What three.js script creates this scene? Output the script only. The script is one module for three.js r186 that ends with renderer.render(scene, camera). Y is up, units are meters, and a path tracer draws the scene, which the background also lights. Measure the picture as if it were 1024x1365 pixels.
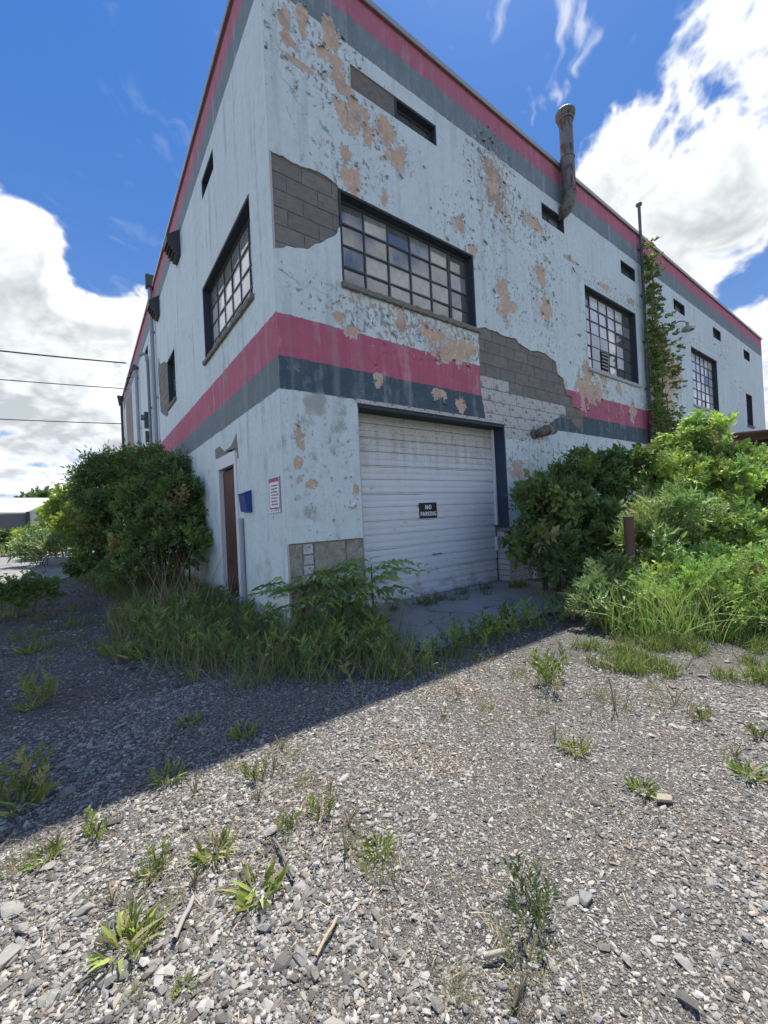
import * as THREE from 'three';
import { mergeGeometries, toCreasedNormals } from 'three/addons/utils/BufferGeometryUtils.js';
import { RoundedBoxGeometry } from 'three/addons/geometries/RoundedBoxGeometry.js';

// ------------------------------------------------------------------ camera, sky, sun, exposure
const scene = new THREE.Scene();
const EYE = 1.28, FOCAL = 540.9;
const camera = new THREE.PerspectiveCamera(2 * Math.atan(682.5 / FOCAL) * 180 / Math.PI, 0.75, 0.05, 900);
camera.position.set(-1.8129, EYE, 4.3363);
camera.rotation.set(0.38323 * Math.PI / 180, -36.3179 * Math.PI / 180, -2.7501 * Math.PI / 180, 'YXZ');
camera.updateMatrixWorld(true);
const renderer = new THREE.WebGLRenderer({ antialias: true });
renderer.toneMapping = THREE.LinearToneMapping;
renderer.toneMappingExposure = 2.15;
renderer.shadowMap.enabled = true;
const SUN = new THREE.Vector3(3.3, 8.24, -2.0).normalize();
const sun = new THREE.DirectionalLight(new THREE.Color(1, 0.95, 0.88), 4.2);
sun.position.copy(SUN).multiplyScalar(60); sun.castShadow = true;
sun.shadow.mapSize.set(4096, 4096); sun.shadow.radius = 1;
Object.assign(sun.shadow.camera, { left: -30, right: 30, top: 30, bottom: -30, near: 1, far: 140 });
sun.name = 'sun'; scene.add(sun, sun.target);

// seeded randomness and noise
function rng(seed) { let a = seed >>> 0; return () => { a = (a + 0x6D2B79F5) >>> 0; let t = Math.imul(a ^ (a >>> 15), 1 | a); t = (t + Math.imul(t ^ (t >>> 7), 61 | t)) ^ t; return ((t ^ (t >>> 14)) >>> 0) / 4294967296; }; }
const PERM = new Uint8Array(512), GRX = new Float32Array(256), GRY = new Float32Array(256), VAL = new Float32Array(256);
{ const r = rng(77); const p = [...Array(256).keys()]; for (let i = 255; i > 0; i--) { const j = Math.floor(r() * (i + 1)); [p[i], p[j]] = [p[j], p[i]]; }
  for (let i = 0; i < 512; i++) PERM[i] = p[i & 255];
  for (let i = 0; i < 256; i++) { const a = r() * 6.2832; GRX[i] = Math.cos(a); GRY[i] = Math.sin(a); VAL[i] = r(); } }
function noise2(x, y) {      // gradient noise, about -1..1
  const xi = Math.floor(x), yi = Math.floor(y), fx = x - xi, fy = y - yi, X = xi & 255, Y = yi & 255;
  const u = fx * fx * fx * (fx * (fx * 6 - 15) + 10), v = fy * fy * fy * (fy * (fy * 6 - 15) + 10);
  const a = PERM[X + PERM[Y]], b = PERM[((X + 1) & 255) + PERM[Y]], c = PERM[X + PERM[(Y + 1) & 255]], d = PERM[((X + 1) & 255) + PERM[(Y + 1) & 255]];
  const n0 = GRX[a] * fx + GRY[a] * fy, n1 = GRX[b] * (fx - 1) + GRY[b] * fy, n2 = GRX[c] * fx + GRY[c] * (fy - 1), n3 = GRX[d] * (fx - 1) + GRY[d] * (fy - 1);
  return (n0 + u * (n1 - n0) + v * (n2 - n0 + u * (n0 - n1 - n2 + n3))) * 1.5;
}
const g3 = (h, x, y, z) => { h &= 15; const u = h < 8 ? x : y, v = h < 4 ? y : h === 12 || h === 14 ? x : z; return ((h & 1) ? -u : u) + ((h & 2) ? -v : v); };
function noise3(x, y, z) {
  const xi = Math.floor(x), yi = Math.floor(y), zi = Math.floor(z); x -= xi; y -= yi; z -= zi; const X = xi & 255, Y = yi & 255, Z = zi & 255;
  const u = x * x * x * (x * (x * 6 - 15) + 10), v = y * y * y * (y * (y * 6 - 15) + 10), w = z * z * z * (z * (z * 6 - 15) + 10);
  const A = PERM[X] + Y, AA = PERM[A & 511] + Z, AB = PERM[(A + 1) & 511] + Z, B = PERM[X + 1] + Y, BA = PERM[B & 511] + Z, BB = PERM[(B + 1) & 511] + Z;
  const l = (a, b, t) => a + t * (b - a), P = i => PERM[i & 511];
  return l(l(l(g3(P(AA), x, y, z), g3(P(BA), x - 1, y, z), u), l(g3(P(AB), x, y - 1, z), g3(P(BB), x - 1, y - 1, z), u), v), l(l(g3(P(AA + 1), x, y, z - 1), g3(P(BA + 1), x - 1, y, z - 1), u), l(g3(P(AB + 1), x, y - 1, z - 1), g3(P(BB + 1), x - 1, y - 1, z - 1), u), v), w);
}
function fbm(x, y, o = 4) { let s = 0, a = 0.5, n = 0; for (let i = 0; i < o; i++) { s += a * noise2(x + i * 17.3, y - i * 9.1); n += a; a *= 0.5; x *= 2.03; y *= 2.03; } return s / n; }
function cellEdge(x, y, s = 0) {   // distance to the nearest cell border, cell id
  const xi = Math.floor(x), yi = Math.floor(y); let d1 = 9, d2 = 9, id = 0;
  for (let j = -1; j < 2; j++) for (let i = -1; i < 2; i++) {
    const h = PERM[((xi + i) & 255) + PERM[(yi + j + s) & 255]], px = xi + i + VAL[h], py = yi + j + VAL[(h + 91) & 255], ex = px - x, ey = py - y, d = ex * ex + ey * ey;
    if (d < d1) { d2 = d1; d1 = d; id = h; } else if (d < d2) d2 = d;
  }
  return [Math.sqrt(d2) - Math.sqrt(d1), id];
}
const clamp = (x, a = 0, b = 1) => Math.min(b, Math.max(a, x));
const sstep = (a, b, x) => { const t = clamp((x - a) / (b - a)); return t * t * (3 - 2 * t); };
const mix3 = (a, b, t) => [a[0] + (b[0] - a[0]) * t, a[1] + (b[1] - a[1]) * t, a[2] + (b[2] - a[2]) * t];

// the sky: blue air with broken cumulus, drier cirrus wisps high on the sun's side
{
  const W = 3072, H = 1536, data = new Float32Array(W * H * 4);
  const blobs = [ // azimuth, elevation, radius in degrees, strength: where banks of cloud stand and where the air is clear
    [-10, 26, 13, 0.55], [-3, 30.5, 5, 0.35], [1.0, 27.2, 2.6, -0.95], [4.5, 29.5, 2.0, -0.35], [10, 23, 9, 0.35], [-5, 12, 16, 0.4], [-32, 25, 24, 0.35],
    [18, 47, 20, -0.9], [44, 46, 19, -0.9], [-10, 46, 13, -0.8], [63, 48, 9, -0.5], [72, 49, 6, -0.3], [10, 36, 6, -0.5],
    [82, 30, 16, 0.6], [72, 31, 10, 0.5], [94, 44, 14, 0.6], [65, 34, 5, 0.3], [79, 20.5, 3.8, -0.85], [86, 21, 4, -0.3], [84, 14, 5, 0.3], [140, 38, 13, 0.25], [108, 24, 12, 0.35],
  ].map(([a, e, r, s]) => { const A = a * Math.PI / 180, B = e * Math.PI / 180; return [Math.sin(A) * Math.cos(B), Math.sin(B), -Math.cos(A) * Math.cos(B), 2 * (1 - Math.cos(r * Math.PI / 180)), s]; });
  const dens = (x, y, z, oct) => {
    const k = 1 / (Math.max(y, 0) + 0.16), u = x * k, v = z * k;
    let bias = 0.04 + 0.30 * noise2(u * 0.9 + 3, v * 0.9 - 5) - 0.62 * sstep(0.42, 0.85, y) + 0.25 * sstep(0.4, 0.1, y);
    for (const b of blobs) { const d = (2 - 2 * (x * b[0] + y * b[1] + z * b[2])) / b[3]; if (d < 6) bias += b[4] * Math.exp(-d); }
    const Y = Math.log(Math.max(y, 0) + 0.13) * 0.75, w1 = noise3(x * 9 + 9, Y * 9, z * 9) * 0.04, w2 = noise3(x * 9, Y * 9 + 7, z * 9 - 3) * 0.04;
    let s = 0, a = 0.5, f = 5.6, X = x + w1, Z = z + w2, YY = Y + w1 - w2;
    for (let i = 0; i < oct; i++) { const n = noise3(X * f + i * 7.1, YY * f - i * 3.7, Z * f + i * 1.9); s += a * (i > 0 ? 0.40 - 1.5 * Math.abs(n) : n * 1.1); a *= 0.60; f *= 2.03; }
    return Math.min(bias, 0.34 + 0.18 * bias) + s * 0.95;
  };
  for (let j = 0; j < H; j++) {
    const el = (j + 0.5) / H * Math.PI - Math.PI / 2, se = Math.sin(el), ce = Math.cos(el);
    for (let i = 0; i < W; i++) {
      const o = (j * W + i) * 4; data[o + 3] = 1;
      if (se < -0.02) { data[o] = 0.11; data[o + 1] = 0.11; data[o + 2] = 0.10; continue; }
      const lon = ((i + 0.5) / W - 0.5) * 2 * Math.PI, x = Math.cos(lon) * ce, z = Math.sin(lon) * ce, y = se;
      const t = Math.pow(1 - clamp(y), 2.6), c = x * SUN.x + y * SUN.y + z * SUN.z;
      let col = mix3([0.022, 0.094, 0.298], [0.178, 0.268, 0.405], t);
      const g = 0.03 * Math.pow(clamp(c), 6) + 0.1 * Math.pow(clamp(c), 40); col = [col[0] + g * 0.9, col[1] + g * 0.95, col[2] + g];
      if (y > 0.3) { // torn wisps of high cloud
        const k = 1 / (y + 0.16), u = x * k, v = z * k, a = u * 0.8 - v * 0.6, b = u * 0.6 + v * 0.8, wq = fbm(a * 9, b * 9 + 3, 3) * 0.05;
        const ci = sstep(0.22, 0.75, fbm((a + wq) * 9 + 30, (b - wq) * 24, 6) * 0.9 + 0.8 * fbm(u * 4.4 + 9, v * 4.4 + 3, 3)) * sstep(0.3, 0.5, y) * (0.1 + 0.6 * sstep(0.78, 0.92, c));
        col = mix3(col, [0.44, 0.46, 0.50], ci); }
      const d = dens(x, y, z, 7), al = sstep(0.10, 0.40, d);
      if (al > 0) {
        const e = 0.05, q = 1 / Math.sqrt((x + SUN.x * e) ** 2 + (y + SUN.y * e) ** 2 + (z + SUN.z * e) ** 2), dl = dens((x + SUN.x * e) * q, (y + SUN.y * e) * q, (z + SUN.z * e) * q, 5), lit = clamp(0.5 + (d - dl) * 0.9, 0, 1);
        const thick = sstep(0.2, 0.85, d), low = sstep(0.40, 0.08, y);
        let L = 0.555 - 0.37 * thick * (1.15 - lit) + 0.20 * (lit - 0.5) - 0.26 * low * (0.25 + 0.75 * thick * (1.25 - lit)); L += 0.07 * Math.pow(clamp(c), 3);
        L = Math.max(L, 0.26) * (1 + 1.3 * clamp(-c * 0.8 + 0.5));
        const cool = clamp(0.2 + thick * (1.1 - lit)) + low * 0.35;
        col = mix3(col, [L * (1.02 - 0.17 * cool), L * (1 - 0.08 * cool), L * (0.955 + 0.03 * cool)], al);
      }
      data[o] = col[0]; data[o + 1] = col[1]; data[o + 2] = col[2];
    }
  }
  const sky = new THREE.DataTexture(data, W, H, THREE.RGBAFormat, THREE.FloatType);
  sky.mapping = THREE.EquirectangularReflectionMapping; sky.magFilter = THREE.LinearFilter; sky.minFilter = THREE.LinearFilter; sky.needsUpdate = true;
  scene.background = sky; scene.environment = sky;
}


// ------------------------------------------------------------------ helpers
const used = {};
function numbered(n) { used[n] = (used[n] ?? -1) + 1; return used[n] ? n + '_' + String(used[n]).padStart(3, '0') : n; }
function shade(o) { o.traverse(c => { if (c.isMesh) { c.castShadow = true; c.receiveShadow = true; } }); return o; }
function tag(o, label, category, group, kind) { o.userData.label = label; if (category) o.userData.category = category; if (group) o.userData.group = group; if (kind) o.userData.kind = kind; return o; }
function thing(name, label, category, group) { const g = new THREE.Group(); g.name = numbered(name); tag(g, label, category, group); scene.add(g); return g; }
function part(name, geo, mat, parent, pos, rot) { const m = new THREE.Mesh(geo, mat); m.name = name; m.castShadow = m.receiveShadow = true; if (pos) m.position.set(...pos); if (rot) m.rotation.set(...rot); parent.add(m); return m; }
function topMesh(name, geo, mat) { const m = new THREE.Mesh(geo, mat); m.name = numbered(name); m.castShadow = m.receiveShadow = true; scene.add(m); return m; }
const lin = (r, g, b) => new THREE.Color().setRGB(r, g, b);
const std = (c, rough = 0.9, extra = {}) => new THREE.MeshStandardMaterial({ color: Array.isArray(c) ? lin(...c) : c, roughness: rough, ...extra });
const box = (w, h, d, x = 0, y = 0, z = 0) => new THREE.BoxGeometry(w, h, d).translate(x, y, z);
const rbox = (w, h, d, r = 0.01) => new RoundedBoxGeometry(w, h, d, 1, r);
function tube(pts, r, seg = 24, rad = 8) { return new THREE.TubeGeometry(new THREE.CatmullRomCurve3(pts.map(p => Array.isArray(p) ? new THREE.Vector3(...p) : p)), seg, r, rad); }
function dataTex(w, h, fn, srgb = false) {
  const d = new Uint8Array(w * h * 4);
  for (let j = 0; j < h; j++) for (let i = 0; i < w; i++) { const c = fn(i, j), o = (j * w + i) * 4; d[o] = clamp(c[0]) * 255; d[o + 1] = clamp(c[1]) * 255; d[o + 2] = clamp(c[2]) * 255; d[o + 3] = 255; }
  const t = new THREE.DataTexture(d, w, h); t.magFilter = THREE.LinearFilter; t.minFilter = THREE.LinearMipmapLinearFilter; t.wrapS = t.wrapT = THREE.RepeatWrapping; if (srgb) t.colorSpace = THREE.SRGBColorSpace; t.needsUpdate = true; return t;
}
const toS = x => x <= 0.0031308 ? x * 12.92 : 1.055 * Math.pow(x, 1 / 2.4) - 0.055;
// a pixel of the photograph as a direction, and where that meets the ground, a distance or a wall plane
const pxDir = (u, v) => new THREE.Vector3((u - 512) / FOCAL, -(v - 682.5) / FOCAL, -1).applyQuaternion(camera.quaternion);
const onGround = (u, v) => { const d = pxDir(u, v); return camera.position.clone().addScaledVector(d, -EYE / d.y); };
const atDist = (u, v, D) => { const d = pxDir(u, v); return camera.position.clone().addScaledVector(d, D / Math.hypot(d.x, d.z)); };
const onFront = (u, v, z = 0) => { const d = pxDir(u, v); return camera.position.clone().addScaledVector(d, (z - camera.position.z) / d.z); };
const onSide = (u, v, x = 0) => { const d = pxDir(u, v); return camera.position.clone().addScaledVector(d, (x - camera.position.x) / d.x); };
function inPoly(x, y, P) { let c = false; for (let i = 0, j = P.length - 1; i < P.length; j = i++) { const [xi, yi] = P[i], [xj, yj] = P[j]; if ((yi > y) !== (yj > y) && x < (xj - xi) * (y - yi) / (yj - yi) + xi) c = !c; } return c; }

// ------------------------------------------------------------------ ground
const repeatTex = (t, m) => { t.repeat.set(1 / m, 1 / m); return t; };
const groundMap = repeatTex(dataTex(768, 768, (i, j) => {
  const x = i / 768, y = j / 768, per = (f, s) => { // tileable by blending
    const a = fbm(x * f, y * f + s, 4), b = fbm((x - 1) * f, y * f + s, 4), c = fbm(x * f, (y - 1) * f + s, 4), d = fbm((x - 1) * f, (y - 1) * f + s, 4);
    return (a * (1 - x) + b * x) * (1 - y) + (c * (1 - x) + d * x) * y; };
  const [e, id] = cellEdge(x * 170, y * 170), n = per(14, 0), st = VAL[id];
  const L = 0.12 + 0.10 * (st - 0.5) + 0.08 * n - 0.07 * sstep(0.15, 0, e);
  return [toS(L * 1.07), toS(L), toS(L * 0.88)];
}, true), 1.3);
const groundBump = repeatTex(dataTex(1024, 1024, (i, j) => { const [e, id] = cellEdge(i / 1024 * 170, j / 1024 * 170); const h = clamp(sstep(0, 0.35, e) * (0.4 + 0.6 * VAL[id])); return [h, h, h]; }), 1.3);
function flatGround(name, pts, y, mat, label, sub = 0) {
  const s = new THREE.Shape(pts.map(([x, z]) => new THREE.Vector2(x, -z)));
  const g = new THREE.ShapeGeometry(s).rotateX(-Math.PI / 2).translate(0, y, 0);
  const p = g.attributes.position, uv = g.attributes.uv; for (let i = 0; i < p.count; i++) uv.setXY(i, p.getX(i), p.getZ(i));
  const m = topMesh(name, g, mat); m.userData.kind = 'structure'; if (label) m.userData.label = label; return m;
}
const groundMat = std([1, 1, 1], 0.95, { map: groundMap, bumpMap: groundBump, bumpScale: 0.008 });
flatGround('ground', [[-400, 60], [400, 60], [400, -500], [-400, -500]], 0, groundMat, 'grey gravel and packed dirt yard around the building');
const slabMap = repeatTex(dataTex(512, 512, (i, j) => {
  const x = i / 512 * 8, y = j / 512 * 8, n = fbm(x, y, 5), m = fbm(x * 9, y * 9, 3), [e] = cellEdge(x * 0.55 + n * 0.4, y * 0.55 + m * 0.1), cr = sstep(0.03, 0.008, e);
  const L = 0.20 + 0.07 * n + 0.05 * m; const c = mix3([L * 1.03, L, L * 0.93], [0.06, 0.065, 0.04], cr * 0.8); return c.map(toS); }, true), 8);
const apronMap = repeatTex(dataTex(1024, 1024, (i, j) => {
  const x = i / 1024 * 4, y = j / 1024 * 4, n = fbm(x * 1.4, y * 1.4, 5), m = fbm(x * 40, y * 40, 3), [e] = cellEdge(x * 1.1 + n * 0.5, y * 1.1 + fbm(x * 3, y * 3, 3) * 0.25), cr = sstep(0.025, 0.008, e);
  const L = 0.27 + 0.10 * n + 0.10 * m; const c = mix3([L * 1.06, L, L * 0.92], [0.05, 0.045, 0.035], cr * 0.7); return c.map(toS); }, true), 4);
const apronBump = repeatTex(dataTex(512, 512, (i, j) => { const h = 0.5 + 0.5 * fbm(i / 512 * 90, j / 512 * 90, 4); return [h, h, h]; }), 2);
flatGround('concrete_pavement', [[-3.0, -7], [-2.4, -9], [-1.6, -12], [-1.3, -30], [-9, -40], [-16, -38], [-16, -9.5], [-5, -6.5]], 0.008, std([1, 1, 1], 0.93, { map: slabMap }), 'cracked pale concrete paving beside the long wall');
{ const pts = []; const raw = [[0.95, -0.3], [4.2, -0.3], [4.3, 0.6], [3.6, 1.2], [2.75, 1.62], [1.9, 1.55], [1.2, 1.5], [0.62, 1.62], [0.5, 1.25], [0.72, 0.75], [0.9, 0.2]];
  raw.forEach((p, i) => { const q = raw[(i + 1) % raw.length]; for (let k = 0; k < 6; k++) { const t = k / 6, x = p[0] + (q[0] - p[0]) * t, z = p[1] + (q[1] - p[1]) * t; pts.push([x + fbm(x * 4, z * 4, 3) * 0.09, z + (z > 0 ? fbm(x * 4 + 9, z * 4, 3) * 0.09 : 0)]); } });
  flatGround('driveway_apron', pts, 0.03, std([1, 1, 1], 0.95, { map: apronMap, bumpMap: apronBump, bumpScale: 0.006 }), 'worn grey concrete apron in front of the garage door');
}
// ------------------------------------------------------------------ the building
const TOP = 8.2, LEN_R = 22.45, LEN_L = 21.0, SPLIT_R = 10.08, SPLIT_L = 9.0;
const PALE = [0.58, 0.675, 0.68], PINK = [0.43, 0.105, 0.17], NAVY = [0.055, 0.09, 0.115], SLATE = [0.17, 0.215, 0.235], TAN = [0.54, 0.385, 0.275], PRIMER = [0.60, 0.60, 0.57];
const peelR = [[0.28,7.16,0.07,0.14],[0.49,7.31,0.09,0.2],[0.89,7.40,0.12,0.26],[0.31,6.92,0.13,0.09],[0.86,7.05,0.2,0.12],[1.02,6.84,0.2,0.2],[1.17,6.49,0.27,0.22],[1.38,6.45,0.18,0.2],[1.74,6.56,0.22,0.24],[1.92,6.30,0.2,0.2],[1.10,5.67,0.17,0.24],[1.06,5.92,0.1,0.1],[0.43,6.72,0.2,0.05],[1.63,5.61,0.07,0.12],[4.04,7.0,0.24,0.35],[4.12,6.65,0.26,0.22],[5.18,6.66,0.36,0.15],[4.19,4.94,0.22,0.38],[4.45,4.85,0.12,0.12],[5.35,5.74,0.19,0.22],[5.49,5.06,0.17,0.30],[3.12,5.82,0.17,0.12],[3.4,5.5,0.12,0.12],[1.83,3.95,0.08,0.2],[2.78,3.74,0.46,0.2],[2.45,3.9,0.3,0.1],[3.15,3.85,0.25,0.2],[1.01,3.66,0.12,0.12],[0.85,3.78,0.1,0.08],[1.39,3.09,0.08,0.11],[2.49,3.02,0.14,0.09],[2.95,2.92,0.13,0.1],[4.33,1.93,0.22,0.2],[6.78,3.75,0.3,0.4],[7.25,3.75,0.35,0.3],[7.0,4.15,0.2,0.3],[7.76,4.71,0.13,0.44],[7.7,4.2,0.16,0.4],[8.41,3.95,0.12,0.2],[9.1,3.55,0.2,0.3],[0.20,2.23,0.06,0.14],[0.24,2.12,0.05,0.06],[0.18,1.92,0.05,0.07],[0.18,1.73,0.05,0.07],[0.33,1.68,0.08,0.06],[0.89,1.40,0.07,0.04],[0.95,1.62,0.04,0.06],[6.5,6.4,0.3,0.06],[8.0,6.25,0.3,0.08],[9.3,6.3,0.2,0.1],[11.75,4.9,0.8,0.75],[11.0,5.0,0.7,0.6],[11.3,3.8,0.6,0.7]];
const flakyR = [[2.3, 3.95, 1.35, 0.3, 1], [0.8, 6.95, 0.7, 0.5, 0.75], [1.5, 6.4, 0.8, 0.5, 0.5], [4.1, 6.8, 0.55, 0.7, 0.95], [5.2, 6.6, 0.6, 0.3, 0.8], [3.2, 5.7, 0.5, 0.5, 0.6], [4.4, 5.0, 0.7, 0.9, 0.5], [5.4, 5.4, 0.6, 1.0, 0.65], [7.6, 4.2, 1.1, 0.9, 0.6], [1.2, 5.7, 0.5, 0.4, 0.7], [8.6, 6.2, 1.5, 0.25, 0.6], [9.0, 3.9, 0.9, 0.4, 0.6], [13.3, 6.3, 1.3, 0.6, 0.6], [16.5, 6.4, 1.2, 0.6, 0.7], [18.5, 5.0, 1.0, 0.8, 0.55], [4.9, 2.2, 0.8, 0.5, 0.7], [0.5, 1.7, 0.6, 0.7, 0.45]];
const cracksR = [[[0.05, 4.12], [0.35, 4.02], [0.55, 4.05], [0.8, 3.9], [0.88, 4.1]], [[0.06, 6.55], [0.4, 6.25], [0.75, 6.12], [0.95, 5.95]], [[0.25, 6.1], [0.4, 5.75], [0.42, 5.5]], [[3.55, 5.35], [3.8, 5.6], [4.0, 6.1], [4.05, 6.4]], [[6.35, 6.85], [6.5, 6.2], [6.75, 5.6], [6.9, 5.1], [7.0, 4.8]], [[4.3, 6.2], [4.6, 6.05], [4.9, 6.3]], [[1.0, 4.0], [1.3, 3.93], [1.7, 3.86]], [[0.45, 3.55], [0.9, 3.35], [1.35, 3.3], [1.5, 3.45], [1.75, 3.55]], [[5.3, 7.35], [5.6, 7.1], [5.52, 6.9]], [[2.75, 7.1], [2.95, 7.02], [3.1, 7.15]], [[0.9, 6.75], [1.1, 6.6], [1.0, 6.3]], [[3.9, 6.0], [3.5, 5.2]], [[9.7, 3.9], [9.4, 3.6], [9.6, 3.3]]];
const cracksL = [[[0.05, 5.95], [0.35, 5.75], [0.62, 5.48]], [[3.3, 5.45], [3.9, 5.25], [4.3, 4.9]], [[3.6, 6.1], [4.2, 5.8], [4.5, 5.2], [4.3, 4.8]], [[4.8, 5.9], [5.2, 5.6], [5.0, 5.1]], [[5.2, 4.6], [5.5, 4.3], [5.3, 4.0]], [[0.02, 1.05], [0.12, 0.7], [0.1, 0.3]], [[0.35, 1.4], [0.4, 1.0], [0.3, 0.55]], [[8.0, 6.4], [8.2, 6.0], [8.1, 5.6]]];
function segDist(x, y, a, b) { const dx = b[0] - a[0], dy = b[1] - a[1], t = clamp(((x - a[0]) * dx + (y - a[1]) * dy) / (dx * dx + dy * dy)); const ex = x - a[0] - dx * t, ey = y - a[1] - dy * t; return Math.sqrt(ex * ex + ey * ey); }
// what the painted stucco is at a point of a facade: colour, height of the layer, how far it is peeled
function stuccoAt(side, x, y, out) {
  const R = side === 'R', ox = R ? 0 : 43.7;
  const n1 = fbm(x * 0.9 + ox, y * 0.9, 4), n2 = fbm(x * 7 + ox, y * 5, 3), streak = fbm(x * 11 + ox, y * 0.55 + n1, 3), grain = fbm(x * 60 + ox, y * 60, 2);
  const wob = 0.008 * noise2(x * 9 + ox, 3.3) + 0.004 * noise2(x * 40, 8);
  let c = PALE, band = 0;
  const low = y < 2.78;
  if (y > 7.82 + wob) { c = PINK; band = 1; } else if (y > 7.43 + wob) { c = SLATE; band = 2; }
  else if (y > 3.634 + wob) c = PALE;
  else if (y > 3.146 + wob && (R ? x < 10.08 : x < 9.6)) { c = PINK; band = 1; } else if (y > 2.765 + wob && (R ? x < 10.08 : x < 9.6)) { c = R ? NAVY : SLATE.map(v => v * 0.85); band = 3; }
  const mot = fbm(x * 19 + ox, y * 15, 3), dab = fbm(x * 4.5 + ox + 8, y * 3.5, 3); let L = 1 + 0.10 * mot + 0.07 * dab + 0.08 * n1 + 0.05 * n2 + 0.05 * grain + (band ? 0.16 : 0.08) * streak;
  c = [c[0] * L, c[1] * L, c[2] * L]; if (!band) c = mix3(c, [0.43, 0.52, 0.50], sstep(0.15, 0.5, dab + 0.5 * mot) * 0.45);
  { const dr = fbm(x * 5 + ox + 60, y * 0.45, 4); c = mix3(c, [0.27, 0.29, 0.28], sstep(0.12, 0.6, dr + 0.25 * n2) * (R ? 0.3 : 0.5)); c = mix3(c, [0.62, 0.64, 0.62], sstep(0.2, 0.6, -dr + 0.3 * n2) * 0.25); }
  let h = 0.62 + 0.14 * mot + 0.05 * n2 + 0.06 * grain + 0.04 * streak;
  if (band === 1) { const f = sstep(0.18, 0.62, streak + 0.5 * grain); c = mix3(c, [0.50, 0.20, 0.24], f * (R ? 0.28 : 0.55)); if (y > 7) c = mix3(c, [0.36, 0.19, 0.23], 0.3); }
  if (band === 2) { const f = sstep(0.05, 0.6, n2 + 0.5 * streak); c = mix3(c, [0.24, 0.27, 0.28], f * 0.6); }
  if (band === 3) { const f = sstep(0.1, 0.7, streak + n2 * 0.6); c = mix3(c, [0.16, 0.19, 0.20], f * 0.5); if (R && x < 4) { const [e] = cellEdge(x * 7 + n2 * 0.7, y * 7 + grain * 0.2, 5); c = mix3(c, [0.20, 0.24, 0.25], sstep(0.05, 0.01, e) * sstep(-0.2, 0.3, n1 + 0.3 * n2) * 0.7); } }
  // mottled, weathered lower walls
  if (low) { const wv = fbm(x * 3.2 + ox + 5, y * 2.6, 5), wz = R && x < 1.2 ? 1 : 0.5; const zone = R && x < 1.1 ? Math.exp(-(((x - 0.5) / 0.4) ** 2 + ((y - 2.55) / 0.35) ** 2)) : 0;
    c = mix3(c, [0.27, 0.275, 0.255], sstep(0.22 - zone * 0.45, 0.5 - zone * 0.35, wv + 0.25 * grain) * 0.75 * wz); c = mix3(c, [0.52, 0.60, 0.64], sstep(0.1, 0.5, -wv) * 0.4); c = mix3(c, [0.32, 0.36, 0.33], sstep(0.25, 0.6, fbm(x * 9 + ox, y * 9, 4)) * 0.5 * wz); }
  // peeled paint
  let p = -1;
  if (R) { for (const b of peelR) { const d = ((x - b[0]) / b[2]) ** 2 + ((y - b[1]) / b[3]) ** 2; if (d < 5) p = Math.max(p, 1 - Math.sqrt(d)); } }
  const pn = fbm(x * 6.5 + ox, y * 4.4, 5) * 1.25 + fbm(x * 26 + ox, y * 19, 3) * 0.5; let pe = p * 0.95 + pn * 0.85 - 0.05;
  let fl = R ? -0.3 : -0.5; if (R) for (const b of flakyR) { const d = ((x - b[0]) / b[2]) ** 2 + ((y - b[1]) / b[3]) ** 2; if (d < 4) fl = Math.max(fl, b[4] * (1 - d / 4) - 0.1); }
  const f2 = fbm(x * 17 + ox + 3, y * 11, 4) + 0.35 * fl; const small = sstep(0.55, 0.61, f2 + 0.28 * fl);
  let gone = 0;
  if (pe > 0.0) { gone = sstep(0, 0.03, pe); const g = fbm(x * 3 + 7, y * 3, 3), gs = R && y > 6.4 && x > 3.5 && x < 4.6 ? 0.4 : 0; let t = mix3(TAN, [0.36, 0.29, 0.23], sstep(0.1 - gs, 0.5 - gs, g + 0.4 * grain)); t = mix3(t, [0.62, 0.50, 0.40], sstep(0.15, 0.6, -g) * 0.5); t = t.map(v => v * (1 + 0.12 * grain)); const gp = fbm(x * 15 + 3, y * 15, 4); t = mix3(t, [0.33, 0.30, 0.27], sstep(0.18, 0.42, gp) * 0.7); t = mix3(t, [0.66, 0.60, 0.53], sstep(0.2, 0.45, -gp) * 0.6); t = mix3(PRIMER, t, sstep(0.02, 0.07 + 0.16 * (0.5 + gp), pe)); const rim = sstep(0.0, 0.012, pe) * sstep(0.05, 0.02, pe) * sstep(-0.1, 0.25, fbm(x * 9 + 70, y * 9, 3)); t = mix3(t, [0.12, 0.105, 0.09], rim * 0.8); c = mix3(c, t, gone); h = h * (1 - gone) + gone * (0.30 + 0.04 * grain); }  // dark edge line: dirt plus the shadow of lifted paint, put into the colour
  else if (pe > -0.07 && p > -0.5) { h += 0.16 * sstep(-0.07, 0, pe); c = mix3(c, [0.55, 0.58, 0.58], 0.35 * sstep(-0.05, 0, pe)); }
  if (small > 0 && gone < 0.5) { const q = VAL[PERM[(Math.floor(x * 5) & 255)] ^ (Math.floor(y * 4) & 255)]; const t = q > 0.6 ? [0.42, 0.31, 0.25] : q > 0.25 ? [0.26, 0.245, 0.23] : [0.50, 0.47, 0.43]; c = mix3(c, t, small * 0.85); h -= small * 0.3; gone = Math.max(gone, small * 0.6); }
  // cracks in the stucco, dirt in them
  let cr = 0; const jx = x + 0.05 * noise2(x * 7, y * 7 + 4) + 0.018 * noise2(x * 31, y * 31), jy = y + 0.05 * noise2(x * 7 + 9, y * 7) + 0.018 * noise2(x * 31 + 5, y * 31), cw = clamp(0.35 + 1.1 * noise2(x * 4 + 2, y * 4));
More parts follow.
